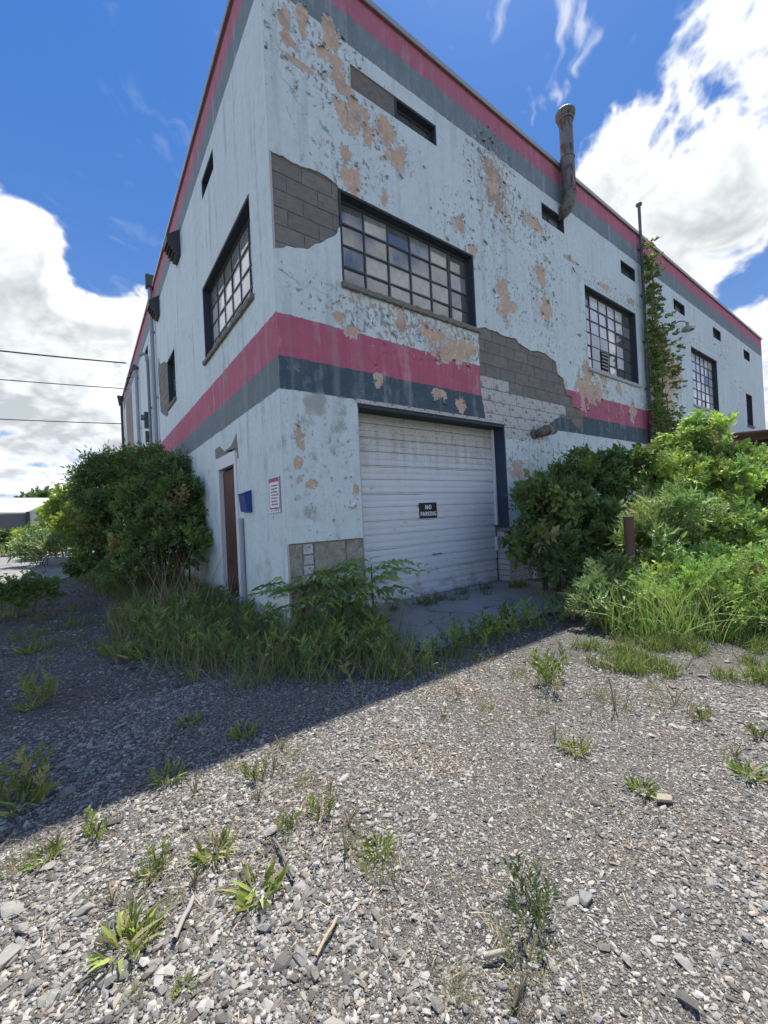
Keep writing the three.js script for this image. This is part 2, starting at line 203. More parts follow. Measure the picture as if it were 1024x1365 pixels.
  for (const line of R ? cracksR : cracksL) for (let i = 1; i < line.length; i++) { const a = line[i - 1], b = line[i]; if (Math.min(a[0], b[0]) - 0.1 > x || Math.max(a[0], b[0]) + 0.1 < x || Math.min(a[1], b[1]) - 0.1 > y || Math.max(a[1], b[1]) + 0.1 < y) continue; cr = Math.max(cr, cw * sstep(0.011, 0.003, segDist(jx, jy, a, b))); }
  const cm = sstep(0.08, 0.35, n1 + 0.25 * fl + (R ? 0.08 : -0.08)); if (cm > 0 && !band) { const [e] = cellEdge(x * 2.3 + n2 * 0.5 + ox, y * 1.9 + n2 * 0.5); cr = Math.max(cr, sstep(0.022, 0.006, e) * cm * sstep(-0.1, 0.25, n2) * 0.8); }
  if (fl > 0.05 && gone < 0.5) { const [e2] = cellEdge(x * 8.5 + n2 * 0.9, y * 7 + n2 * 0.9, 9); cr = Math.max(cr, sstep(0.05, 0.015, e2) * sstep(0.1, 0.6, fl) * sstep(0.0, 0.3, fbm(x * 4, y * 4 + 3, 2)) * 0.7); h -= 0.12 * sstep(0.12, 0, e2) * sstep(0.1, 0.5, fl); }
  if (cr > 0) { c = mix3(c, [0.10, 0.105, 0.10], cr * 0.6); h -= cr * 0.45; }
  if (!R && x > 15.6 && y < 7.4) { const m = sstep(-0.1, 0.05, n1 + (x > 16.3 && x < 19.5 && y > 2.9 ? 0.6 : -0.6)); c = mix3(c, [0.22, 0.19, 0.165], m); }
  out.edge = (pe > -0.03 && pe < 0.0 && p > -0.4) || (small > 0.05 && small < 0.5 && gone < 0.4 && fl > 0.2); out.c = c; out.h = clamp(h); out.gone = gone; return out;
}
const SOUT = {}, flakeSpots = [], flakeR = rng(404);
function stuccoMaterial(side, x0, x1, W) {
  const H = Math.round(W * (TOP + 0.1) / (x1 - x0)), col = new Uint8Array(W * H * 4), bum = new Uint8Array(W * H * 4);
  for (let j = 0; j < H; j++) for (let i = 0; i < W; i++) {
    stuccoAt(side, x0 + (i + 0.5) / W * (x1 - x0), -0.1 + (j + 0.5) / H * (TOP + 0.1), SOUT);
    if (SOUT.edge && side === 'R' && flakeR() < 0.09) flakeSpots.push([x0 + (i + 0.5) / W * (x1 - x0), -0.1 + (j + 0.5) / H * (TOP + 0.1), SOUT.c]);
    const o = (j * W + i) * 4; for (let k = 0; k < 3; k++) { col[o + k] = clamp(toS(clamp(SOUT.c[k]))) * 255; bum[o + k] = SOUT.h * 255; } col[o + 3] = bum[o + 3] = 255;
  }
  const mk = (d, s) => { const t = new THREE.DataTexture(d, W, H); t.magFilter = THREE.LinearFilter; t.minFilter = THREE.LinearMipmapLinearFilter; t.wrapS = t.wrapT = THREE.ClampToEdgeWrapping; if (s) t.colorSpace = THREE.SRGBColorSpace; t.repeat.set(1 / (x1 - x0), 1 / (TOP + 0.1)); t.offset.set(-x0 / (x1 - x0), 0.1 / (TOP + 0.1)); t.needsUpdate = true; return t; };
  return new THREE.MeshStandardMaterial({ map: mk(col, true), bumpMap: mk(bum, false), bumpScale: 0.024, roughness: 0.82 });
}
const M = {
  edge: std([0.42, 0.41, 0.39], 0.95), mortar: std([0.225, 0.21, 0.185], 0.98), core: std([0.17, 0.165, 0.155], 0.95),
  steel: std([0.045, 0.058, 0.066], 0.6), reveal: std([0.030, 0.042, 0.056], 0.75), white: std([0.62, 0.63, 0.64], 0.6), dark: std([0.012, 0.011, 0.011], 0.95),
  rust: std([0.11, 0.065, 0.045], 0.85, {}), galv: std([0.20, 0.205, 0.205], 0.55, { metalness: 0.35 }), coping: std([0.36, 0.36, 0.34], 0.5, { metalness: 0.4 }), roof: std([0.08, 0.08, 0.08], 0.95),
};
const concreteNoise = dataTex(512, 512, (i, j) => { const n = 0.5 + 0.30 * fbm(i / 24, j / 24, 5) + 0.22 * fbm(i / 4, j / 4, 2); return [n, n, n]; });
const blockMats = [[0.20, 0.187, 0.165], [0.185, 0.172, 0.152], [0.21, 0.197, 0.174], [0.195, 0.185, 0.168]].map((c, i) => { const t = dataTex(256, 256, (a, b) => { const n = 1 + 0.32 * fbm(a / 60 + i * 9, b / 60, 5) + 0.22 * fbm(a / 5 + i * 3, b / 5, 2); return c.map(v => toS(clamp(v * n))); }, true); t.repeat.set(1 / 0.5, 1 / 0.5); const bt = concreteNoise.clone(); bt.repeat.set(1 / 0.3, 1 / 0.3); return std([1, 1, 1], 0.96, { map: t, bumpMap: bt, bumpScale: 0.006 }); });
const flakedMats = [0, 1, 2].map(i => { const f = (a, b) => sstep(-0.30, -0.18, fbm(a / 75 + i * 31, b / 60, 5) + 0.16 * fbm(a / 12 + i * 5, b / 12, 3)); const t = dataTex(256, 256, (a, b) => mix3([0.24, 0.22, 0.19], [0.48, 0.48, 0.46].map(v => v * (1 + 0.2 * fbm(a / 20, b / 20 + i * 4, 4))), f(a, b)).map(v => toS(clamp(v))), true); t.repeat.set(1 / 0.5, 1 / 0.5); const bt = dataTex(256, 256, (a, b) => { const h = 0.25 + 0.55 * f(a, b) + 0.12 * fbm(a / 4, b / 4, 2); return [h, h, h]; }); bt.repeat.set(1 / 0.5, 1 / 0.5); return std([1, 1, 1], 0.9, { map: t, bumpMap: bt, bumpScale: 0.008 }); });
const stoneMats = [0, 1].map(i => { const t = dataTex(256, 256, (a, b) => { const n = fbm(a / 50 + i * 7, b / 50, 5); return mix3(mix3([0.42, 0.40, 0.33], [0.31, 0.29, 0.245], sstep(-0.3, 0.5, n + 0.3 * fbm(a / 12, b / 12, 3))), [0.42, 0.42, 0.38], sstep(0.1, 0.4, -n)).map(v => toS(clamp(v * (1 + 0.25 * fbm(a / 6, b / 6, 2))))); }, true); t.repeat.set(1 / 0.5, 1 / 0.5); const bt = concreteNoise.clone(); bt.repeat.set(1 / 0.6, 1 / 0.6); return std([1, 1, 1], 0.95, { map: t, bumpMap: bt, bumpScale: 0.03 }); });


const building = thing('warehouse_building', 'two-storey pale blue stucco warehouse with pink and navy stripes and peeling paint', 'building');
const front = new THREE.Group(); front.name = 'front_facade'; building.add(front);                        // x along the wall, z outwards
const side = new THREE.Group(); side.name = 'side_facade'; side.rotation.y = Math.PI / 2; building.add(side);   // local x = distance from the corner, local z inwards
function ragged(pts, amp, skip = () => false) {
  const o = []; pts.forEach((p, i) => { const q = pts[(i + 1) % pts.length], L = Math.hypot(q[0] - p[0], q[1] - p[1]), n = skip(p, q) ? 1 : Math.max(1, Math.round(L / 0.035));
    for (let k = 0; k < n; k++) { const t = k / n, x = p[0] + (q[0] - p[0]) * t, y = p[1] + (q[1] - p[1]) * t, s = n > 1 && k ? amp : 0; o.push([x + s * fbm(x * 9, y * 9, 3), y + s * fbm(x * 9 + 40, y * 9, 3)]); } }); return o;
}
const V2 = P => P.map(([x, y]) => new THREE.Vector2(x, y));
const rect = (x0, y0, x1, y1) => [[x0, y0], [x1, y0], [x1, y1], [x0, y1]];
function slab(outer, holes, depth) { const s = new THREE.Shape(V2(outer)); for (const h of holes) s.holes.push(new THREE.Path(V2(h))); return new THREE.ExtrudeGeometry(s, { depth, bevelEnabled: false, steps: 1 }); }
// openings: [x0, y0, x1, y1]
const OPEN_R = { garage: [1.03, -0.02, 4.03, 2.735], w1: [0.91, 4.21, 3.43, 5.44], w2: [7.03, 4.21, 9.55, 6.05], w3: [13.46, 4.21, 15.98, 6.05], w4: [19.5, 4.13, 20.4, 5.43], c1: [1.17, 6.87, 2.71, 7.19], c2: [5.51, 6.87, 6.32, 7.2], c3: [8.85, 6.87, 9.65, 7.2], c4: [12.2, 6.87, 13.1, 7.2], c5: [15.74, 6.84, 16.6, 7.2], c6: [19.5, 6.82, 20.4, 7.2] };
const OPEN_L = { w1: [0.70, 4.13, 3.27, 5.45], c1: [2.22, 6.86, 3.0, 7.19], w2: [6.12, 4.25, 7.2, 5.44], door: [1.72, -0.02, 2.80, 2.33], c2: [10.6, 6.86, 11.4, 7.19], inf: [7.2, 4.28, 8.62, 6.0] };
const patch1Edge = [[0.90, 4.94], [0.81, 4.79], [0.71, 4.72], [0.58, 4.61], [0.43, 4.49], [0.19, 4.44], [0.0, 4.35]];
const patch2Edge = [[3.63, 4.31], [3.90, 4.30], [4.15, 4.28], [4.49, 4.31], [4.56, 4.24], [4.88, 4.18], [5.13, 4.22], [5.39, 4.22], [5.75, 4.12], [5.80, 3.89], [5.99, 3.84], [6.04, 3.67], [6.13, 3.52], [6.30, 3.49], [6.36, 3.31], [6.62, 3.28], [6.68, 2.82], [6.57, 2.81], [6.18, 3.02], [5.79, 3.05], [5.45, 2.89], [5.31, 2.78], [5.04, 2.68], [4.74, 2.58], [4.53, 2.47], [4.31, 2.50], [4.03, 2.49]];
const T = 0.028;
{
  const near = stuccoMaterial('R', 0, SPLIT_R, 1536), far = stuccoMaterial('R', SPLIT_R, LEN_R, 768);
  const straight = (p, q) => p[0] === q[0] || p[1] === q[1];
  const lower = ragged([[0, 1.0], [1.03, 1.0], [1.03, 2.735], [3.55, 2.742], [3.50, 3.0], [3.44, 3.3], [3.46, 3.9], [3.45, 4.21], [0.90, 4.21], ...patch1Edge], 0.03, straight);
  const upper = ragged([[0, TOP], [0, 5.48], [0.13, 5.47], [0.35, 5.475], [0.70, 5.51], [0.90, 5.46], [0.91, 5.44], [3.43, 5.44], [3.43, 4.25], ...patch2Edge, [4.03, 0.97], [4.6, 0.96], [4.62, -0.05], [SPLIT_R, -0.05], [SPLIT_R, TOP]], 0.03, straight);
  const S = (P, holes, mat) => part('stucco', slab(P, holes, T), [mat, M.edge], front, [0, 0, -T]);
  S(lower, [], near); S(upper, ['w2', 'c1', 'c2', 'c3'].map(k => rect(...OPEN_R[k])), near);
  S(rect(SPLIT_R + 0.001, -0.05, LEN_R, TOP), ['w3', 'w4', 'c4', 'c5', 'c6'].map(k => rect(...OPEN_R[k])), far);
  const nearL = stuccoMaterial('L', 0, SPLIT_L, 1024), farL = stuccoMaterial('L', SPLIT_L, LEN_L, 512);
  const L = (P, holes, mat) => part('stucco', slab(P, holes, T), [mat, M.edge], side, [0.0006, 0, -0.002]);
  const infHole = ragged([[6.12, 4.25], [7.2, 4.25], [7.4, 4.1], [8.1, 4.3], [8.55, 4.5], [8.7, 5.6], [8.5, 6.05], [8.3, 5.75], [7.6, 5.6], [7.2, 5.44], [6.12, 5.44]], 0.06, straight);
  L([[0, -0.05], [1.72, -0.05], [1.72, 2.33], [2.80, 2.33], [2.80, -0.05], [SPLIT_L, -0.05], [SPLIT_L, TOP], [0, TOP]], [rect(...OPEN_L.w1), rect(...OPEN_L.c1), infHole], nearL);
  L(rect(SPLIT_L + 0.001, -0.05, LEN_L, TOP), [rect(...OPEN_L.c2)], farL);
  // block walls behind the stucco
  part('block_wall', slab([[0.03, -0.1], [1.03, -0.1], [1.03, 2.735], [4.03, 2.735], [4.03, -0.1], [LEN_R, -0.1], [LEN_R, TOP - 0.02], [0.03, TOP - 0.02]], ['w1', 'w2', 'w3', 'w4', 'c1', 'c2', 'c3', 'c4', 'c5', 'c6'].map(k => rect(...OPEN_R[k])), 0.26), M.mortar, front, [0, 0, -T - 0.262]);
  part('block_wall', slab([[0.292, -0.1], [1.72, -0.1], [1.72, 2.33], [2.80, 2.33], [2.80, -0.1], [LEN_L, -0.1], [LEN_L, TOP - 0.02], [0.292, TOP - 0.02]], ['w1', 'c1', 'w2', 'c2'].map(k => rect(...OPEN_L[k])), 0.26), M.mortar, side, [0, 0, T + 0.002]);
  part('rear_wall', box(0.25, TOP, LEN_L, LEN_R - 0.2, TOP / 2 - 0.05, -LEN_L / 2 - 0.35), M.core, building);
  part('rear_wall', box(LEN_R - 0.4, TOP, 0.25, LEN_R / 2, TOP / 2 - 0.05, -LEN_L + 0.13), M.core, building);
  part('roof_slab', box(LEN_R - 0.6, 0.2, LEN_L - 0.6, LEN_R / 2, TOP - 0.5, -LEN_L / 2), M.roof, building);
  part('floor_slab', box(LEN_R - 0.7, 0.12, LEN_L - 0.7, LEN_R / 2, -0.03, -LEN_L / 2 - 0.05), M.core, building);
  part('inner_wall', box(0.2, TOP - 0.8, LEN_L - 0.9, 5.2, (TOP - 0.8) / 2, -LEN_L / 2 - 0.05), M.core, building);
  // metal coping on the parapet
  part('coping', box(LEN_R + 0.06, 0.05, 0.36, LEN_R / 2 - 0.02, TOP + 0.012, -0.13), M.coping, building);
  part('coping', box(0.36, 0.05, LEN_L - 0.34, 0.13, TOP + 0.012, -LEN_L / 2 - 0.15), M.coping, building);
  part('drip_edge', box(LEN_R + 0.06, 0.03, 0.012, LEN_R / 2 - 0.02, TOP - 0.026, 0.043), M.coping, building);
  part('drip_edge', box(0.012, 0.03, LEN_L, -0.043, TOP - 0.026, -LEN_L / 2 + 0.02), M.coping, building);
}
// loose curls of paint standing off round the peeled patches
{ const r = rng(405), pos = [], col = [], idx = [], inOpen = (x, y) => Object.values(OPEN_R).some(([a, b, c, d]) => x > a - 0.02 && x < c + 0.02 && y > b - 0.02 && y < d + 0.02);
  for (const [x, y, c] of flakeSpots) { if (inOpen(x, y) || (x < 0.95 && y > 4.3 && y < 5.55) || inPoly(x, y, [[3.42, 4.3], ...patch2Edge, [3.5, 2.7]])) continue; const s = 0.012 + 0.05 * r() * r(), a = (r() < 0.7 ? -1.57 : 0) + (r() - 0.5) * 2.2, t = 0.35 + r() * 0.8, ux = Math.cos(a), uy = Math.sin(a), b = pos.length / 3, w = s * (0.5 + r() * 0.7);
    for (const [l, z] of [[0, 0.001], [0.5, 0.5 * Math.sin(t) * 0.5], [0.95, 0.95 * Math.sin(t)]]) for (const k of [-1, 1]) { const j = 1 + (r() - 0.5) * 0.5; pos.push(x + ux * l * s * Math.cos(t * l) - uy * k * w * j * (1 - l * 0.3), y + uy * l * s * Math.cos(t * l) + ux * k * w * j * (1 - l * 0.3), z * s + 0.0015); col.push(c[0] * 1.05, c[1] * 1.05, c[2] * 1.05); }
    idx.push(b, b + 1, b + 2, b + 1, b + 3, b + 2, b + 2, b + 3, b + 4, b + 3, b + 5, b + 4); }
  const g = new THREE.BufferGeometry(); g.setAttribute('position', new THREE.Float32BufferAttribute(pos, 3)); g.setAttribute('color', new THREE.Float32BufferAttribute(col, 3)); g.setIndex(idx); g.computeVertexNormals();
  part('paint_flakes', g, new THREE.MeshStandardMaterial({ vertexColors: true, roughness: 0.85, side: THREE.DoubleSide }), front).userData.kind = 'stuff'; }
// exposed concrete blocks
function blocks(parent, name, poly, y0, x0, zFront, matFn, seed, cut = () => false, course = 0.2032, len = 0.4064) {
  const r = rng(seed), bed = new THREE.Group(); bed.name = name; parent.add(bed); const geos = {};
  const ys = poly.map(p => p[1]), xs = poly.map(p => p[0]), a = Math.floor((Math.min(...ys) - y0) / course), b = Math.ceil((Math.max(...ys) - y0) / course);
  for (let k = a; k <= b; k++) { const off = (k & 1) ? len / 2 : 0; for (let m = Math.floor((Math.min(...xs) - x0) / len) - 1; m * len + x0 < Math.max(...xs); m++) {
    let bx0 = x0 + off + m * len, bx1 = bx0 + len, by = y0 + k * course, hit = false;
    for (let i = 0; i < 6 && !hit; i++) for (let j = 0; j < 4; j++) if (inPoly(bx0 + (i + 0.5) / 6 * len, by + (j + 0.5) / 4 * course, poly)) { hit = true; break; }
    if (!hit) continue; const lim = cut(bx0, bx1, by, by + course); if (lim === true) continue; let top = by + course, bot = by; if (lim) { [bx0, bx1, bot, top] = lim; if (bx1 - bx0 < 0.05 || top - bot < 0.04) continue; }
    const w = bx1 - bx0 - 0.008, h = top - bot - 0.008, key = w.toFixed(3) + h.toFixed(3), g = geos[key] ??= (() => { const q = rbox(w, h, 0.05, 0.003), p = q.attributes.position, uv = q.attributes.uv; for (let i = 0; i < p.count; i++) uv.setXY(i, p.getX(i), p.getY(i)); return q; })();
    const mb = part('concrete_block', g, matFn((bx0 + bx1) / 2, by + course / 2, r), bed, [(bx0 + bx1) / 2, (bot + top) / 2, zFront - 0.003 + (r() - 0.5) * 0.004]); mb.rotation.z = (r() - 0.5) * 0.006;
  } }
  return bed;
}
const pick = (arr, r) => arr[Math.floor(r() * arr.length) % arr.length];
const clip = (op) => (a, b, c, d) => { // keep blocks out of an opening
  const [x0, y0, x1, y1] = op; if (b <= x0 || a >= x1 || d <= y0 || c >= y1) return null; if (a < x0 - 0.05) return [a, x0, c, d]; if (b > x1 + 0.05) return [x1, b, c, d]; if (d > y1 + 0.05) return [a, b, y1, d]; return true; };
blocks(front, 'exposed_block_patch', [[-0.05, 5.55], [0.95, 5.55], [0.91, 4.9], [0.8, 4.7], [0.45, 4.42], [0, 4.3]], 5.28, 0.0, -0.043, (x, y, r) => pick(blockMats, r), 5, (a, b, c, d) => a < 0 ? [0.031, b, c, d] : clip(OPEN_R.w1)(a, b, c, d));
blocks(front, 'exposed_block_patch', [[3.4, 4.4], [6.8, 4.3], [6.8, 2.7], [5, 2.5], [4.0, 2.3], [3.4, 2.7]], 3.907, 3.62, -0.043, (x, y, r) => y < 3.32 + 0.12 * Math.sin(x * 2.1) && x < 5.9 ? pick(flakedMats, r) : pick(blockMats, r), 6, (a, b, c, d) => clip(OPEN_R.garage)(a, b, c, d) ?? clip(OPEN_R.w1)(a, b, c, d));
const brickWhite = [0, 1].map(i => { const t = dataTex(128, 128, (a, b) => { const n = fbm(a / 20 + i * 5, b / 20, 4); return mix3([0.44, 0.46, 0.48], [0.2, 0.19, 0.17], sstep(0.25, 0.4, n)).map(v => toS(clamp(v * (1 + 0.15 * fbm(a / 4, b / 4, 2))))); }, true); t.repeat.set(3, 3); return std([1, 1, 1], 0.9, { map: t }); });
blocks(front, 'painted_brick_base', rect(4.03, 0, 4.62, 0.97), 0.0, 4.03, -0.044, (x, y, r) => pick(brickWhite, r), 7, (a, b, c, d) => a < 4.03 ? [4.03, b, c, d] : d > 0.98 ? [a, b, c, 0.97] : null, 0.0955, 0.245);
// rough stone footing of the corner pier
{ const bed = new THREE.Group(); bed.name = 'stone_footing'; front.add(bed); const r = rng(9);
  for (const [x0, x1, y0, y1, k] of [[0.03, 0.19, 0.62, 0.985, 0], [0.2, 0.33, 0.86, 0.985, 2], [0.2, 0.33, 0.74, 0.85, 2], [0.2, 0.33, 0.62, 0.73, 2], [0.34, 0.77, 0.62, 0.985, 0], [0.78, 1.03, 0.62, 0.985, 1], [0.03, 0.42, 0.3, 0.605, 1], [0.43, 0.72, 0.3, 0.605, 2], [0.73, 1.03, 0.3, 0.605, 2], [0.03, 0.3, -0.02, 0.29, 0], [0.31, 0.68, -0.02, 0.29, 1], [0.69, 1.03, -0.02, 0.29, 2]]) {
    const g = new THREE.BoxGeometry(x1 - x0 - 0.012, y1 - y0 - 0.012, 0.06, 10, 8, 1), p = g.attributes.position, uv = g.attributes.uv; for (let i = 0; i < p.count; i++) { uv.setXY(i, p.getX(i), p.getY(i)); if (p.getZ(i) > 0) p.setZ(i, p.getZ(i) + 0.035 * fbm((p.getX(i) + x0) * 11, (p.getY(i) + y0) * 11, 3)); } g.computeVertexNormals();
    part('stone', g, k === 2 ? pick(brickWhite, r) : stoneMats[k], bed, [(x0 + x1) / 2, (y0 + y1) / 2, -0.048]); } }
// corner and reveal pieces behind the stucco
part('block_wall', box(0.26, 8.2, 0.26, 0.16, 4.08, -0.165), M.mortar, building);

// steel windows
const glassMats = [0, 1, 2, 3].map(i => { const t = dataTex(128, 128, (a, b) => { const n = 0.5 + 0.5 * fbm(a / 40 + i * 9, b / 55, 4), d = clamp(0.42 + 0.3 * n); return [0.92 * d, 0.97 * d, d].map(toS); }, true); const rt = dataTex(128, 128, (a, b) => { const n = clamp(0.03 + 0.08 * (0.5 + fbm(a / 30 + i * 4, b / 30, 4))); return [n, n, n]; }); return new THREE.MeshPhysicalMaterial({ map: t, roughness: 1, roughnessMap: rt, ior: 1.9, transmission: i === 3 ? 0.6 : 0.82, thickness: 0 }); });
const frosted = [0, 1].map(i => { const t = dataTex(128, 128, (a, b) => { const n = fbm(a / 30 + i * 9, b / 40, 4), d = clamp(0.62 + 0.14 * n); return [0.96 * d, 0.98 * d, d].map(toS); }, true); return new THREE.MeshPhysicalMaterial({ map: t, roughness: 0.12, ior: 2.0 }); });
function uvMetres(g) { const p = g.attributes.position, uv = g.attributes.uv; for (let i = 0; i < p.count; i++) uv.setXY(i, p.getX(i) * 1.7, p.getY(i) * 1.7); return g; }
function steelWindow(parent, name, [x0, y0, x1, y1], cols, rows, o = {}) {
  const w = x1 - x0, h = y1 - y0, r = rng(o.seed ?? 1), rec = o.recess ?? 0.14, dep = 0.2, g = new THREE.Group(); g.name = name; parent.add(g);
  if (parent === side) { g.position.set(x1, y0, 0); g.rotation.y = Math.PI; } else g.position.set(x0, y0, 0);   // local z outwards
  const rv = o.reveal ?? M.reveal;
  part('lintel', box(w, 0.03, dep, w / 2, h - 0.013, -dep / 2 - 0.006), rv, g); part('jamb', box(0.028, h - 0.03, dep, 0.012, h / 2 - 0.016, -dep / 2 - 0.006), rv, g); part('jamb', box(0.028, h - 0.03, dep, w - 0.012, h / 2 - 0.016, -dep / 2 - 0.006), rv, g);
  if (o.sill !== false) { const sg = new THREE.BoxGeometry(w + 0.06, 0.07, 0.25, 48, 2, 4), p = sg.attributes.position; for (let i = 0; i < p.count; i++) if (p.getZ(i) > 0.1) { p.setZ(i, p.getZ(i) + 0.03 * fbm(p.getX(i) * 9, 2 + p.getY(i) * 20, 3)); p.setY(i, p.getY(i) + 0.02 * fbm(p.getX(i) * 7, 5, 3)); } sg.computeVertexNormals(); uvMetres(sg); part('sill', sg, o.sillMat ?? blockMats[0], g, [w / 2, -0.012, -0.135 + 0.055]); }
  const a0 = 0.04, a1 = w - 0.04, b0 = 0.05, b1 = h - 0.045, cw = (a1 - a0) / cols, ch = (b1 - b0) / rows, f = 0.035, bar = 0.024, zS = -rec;
  const fr = part('frame', mergeGeometries([box(a1 - a0 + 0.02, f, 0.04, (a0 + a1) / 2, b0, 0), box(a1 - a0 + 0.02, f, 0.04, (a0 + a1) / 2, b1, 0), box(f, b1 - b0 - f, 0.04, a0 + 0.004, (b0 + b1) / 2, 0), box(f, b1 - b0 - f, 0.04, a1 - 0.004, (b0 + b1) / 2, 0)]), o.frameMat ?? M.steel, g, [0, 0, zS]); void fr;
  for (let i = 1; i < cols; i++) part('muntin', box(o.thick?.includes(i) ? bar * 2.1 : bar, b1 - b0 - f, 0.03), M.steel, g, [a0 + i * cw, (b0 + b1) / 2, zS]);
  for (let j = 1; j < rows; j++) part('muntin', box(a1 - a0 - f, bar, 0.026), M.steel, g, [(a0 + a1) / 2, b0 + j * ch, zS + 0.001]);
  const pg = uvMetres(new THREE.BoxGeometry(cw - 0.004, ch - 0.004, 0.004));
  for (let i = 0; i < cols; i++) for (let j = 0; j < rows; j++) {
    if (o.skip?.(i, j)) continue; const m = part('pane', pg, o.paneMat?.(i, j, r) ?? pick(glassMats, r), g, [a0 + (i + 0.5) * cw, b0 + (j + 0.5) * ch, zS - 0.004]); m.rotation.set((r() - 0.5) * 0.055, (r() - 0.5) * 0.055, 0); }
  return { g, a0, b0, cw, ch, zS };
}
steelWindow(front, 'window', OPEN_R.w1, 6, 4, { seed: 3, thick: [5] });
{ const { g, a0, b0, cw, ch, zS } = steelWindow(front, 'window', OPEN_R.w2, 6, 6, { seed: 4, thick: [3], sillMat: M.edge, paneMat: (i, j, r) => i < 5 && r() < 0.93 ? pick(frosted, r) : pick(glassMats, r), skip: (i, j) => i > 0 && i < 3 && j < 3 });
  part('plywood_panel', uvMetres(box(cw * 2, ch * 3, 0.012)), std([0.50, 0.52, 0.53], 0.7), g, [a0 + cw * 2, b0 + ch * 1.5, zS + 0.004]);
  part('vent_frame', box(cw * 0.86, ch * 1.45, 0.03), M.dark, g, [a0 + cw * 2.35, b0 + ch * 1.15, zS + 0.014]);
  for (let k = 0; k < 5; k++) part('vent_slat', box(cw * 0.68, ch * 0.14, 0.012), std([0.4, 0.41, 0.41], 0.6), g, [a0 + cw * 2.35, b0 + ch * (0.62 + k * 0.27), zS + 0.032], [-0.5, 0, 0]); }
steelWindow(front, 'window', OPEN_R.w3, 6, 6, { seed: 5, thick: [3], sillMat: M.edge, paneMat: (i, j, r) => r() < 0.9 ? pick(frosted, r) : pick(glassMats, r) });
steelWindow(front, 'window', OPEN_R.w4, 2, 4, { seed: 6 });
['c2', 'c3', 'c4', 'c5', 'c6'].forEach((k, i) => steelWindow(front, 'clerestory_window', OPEN_R[k], 2, 1, { seed: 10 + i, sill: false, recess: 0.12 }));
steelWindow(front, 'clerestory_window', [1.92, 6.87, 2.71, 7.19], 2, 1, { seed: 21, recess: 0.12, sill: false });
{ const g = new THREE.BoxGeometry(0.74, 0.318, 0.1, 14, 8, 1), p = g.attributes.position; for (let i = 0; i < p.count; i++) if (p.getZ(i) > 0) p.setZ(i, p.getZ(i) + 0.01 * fbm(p.getX(i) * 8, p.getY(i) * 8, 3)); g.computeVertexNormals(); uvMetres(g); part('window_infill', g, blockMats[1], front, [1.545, 7.03, -0.068]); }
steelWindow(side, 'window', OPEN_L.w1, 6, 4, { seed: 7, paneMat: (i, j, r) => j < 3 && r() < 0.9 ? pick(frosted, r) : glassMats[3] });
steelWindow(side, 'clerestory_window', OPEN_L.c1, 2, 1, { seed: 8, recess: 0.13, sill: false });
steelWindow(side, 'window', OPEN_L.w2, 2, 3, { seed: 9 });
steelWindow(side, 'clerestory_window', OPEN_L.c2, 2, 1, { seed: 22, recess: 0.13, sill: false });
{ const P = [[7.1, 4.1], [8.8, 4.1], [8.8, 6.1], [7.1, 6.1]]; const b = blocks(side, 'exposed_block_patch', P, 4.26, 7.2, 0, (x, y, r) => pick(blockMats, r), 15, (a, b, c, d) => a < 7.2 ? [7.2, b, c, d] : null); b.position.z = 0.036; }

// overhead garage door, set back in its opening
const doorWhite = (() => { const t = dataTex(1024, 1024, (i, j) => { const y = j / 1024 * 2.75, x = i / 1024 * 3, n = fbm(x * 1.5, y * 6, 4), s = fbm(x * 9, y * 1.1, 4), g = sstep(0.2, 0.6, fbm(x * 3 + 5, y * 14, 4)), top = sstep(1.75, 2.5, y + 0.35 * s + 0.25 * n);
  let c = mix3([0.60, 0.635, 0.67].map(v => v * (1 + 0.05 * n + 0.05 * s)), [0.36, 0.35, 0.32], g * 0.3); c = mix3(c, mix3([0.40, 0.385, 0.34], [0.22, 0.2, 0.16], sstep(0, 0.5, fbm(x * 14, y * 40, 3) + 0.4 * s)), top * 0.85); c = mix3(c, [0.25, 0.235, 0.2], sstep(0.05, 0.55, fbm(x * 5 + 3, y * 9, 4) + 0.3 - y * 1.1) * 0.5); const rs = sstep(0.45, 0.6, fbm(x * 4 + 20, y * 12, 4)); c = mix3(c, [0.24, 0.13, 0.08], rs * 0.4); return c.map(v => toS(clamp(v))); }, true); t.repeat.set(1 / 3, 1 / 2.75); return std([1, 1, 1], 0.45, { map: t }); })();
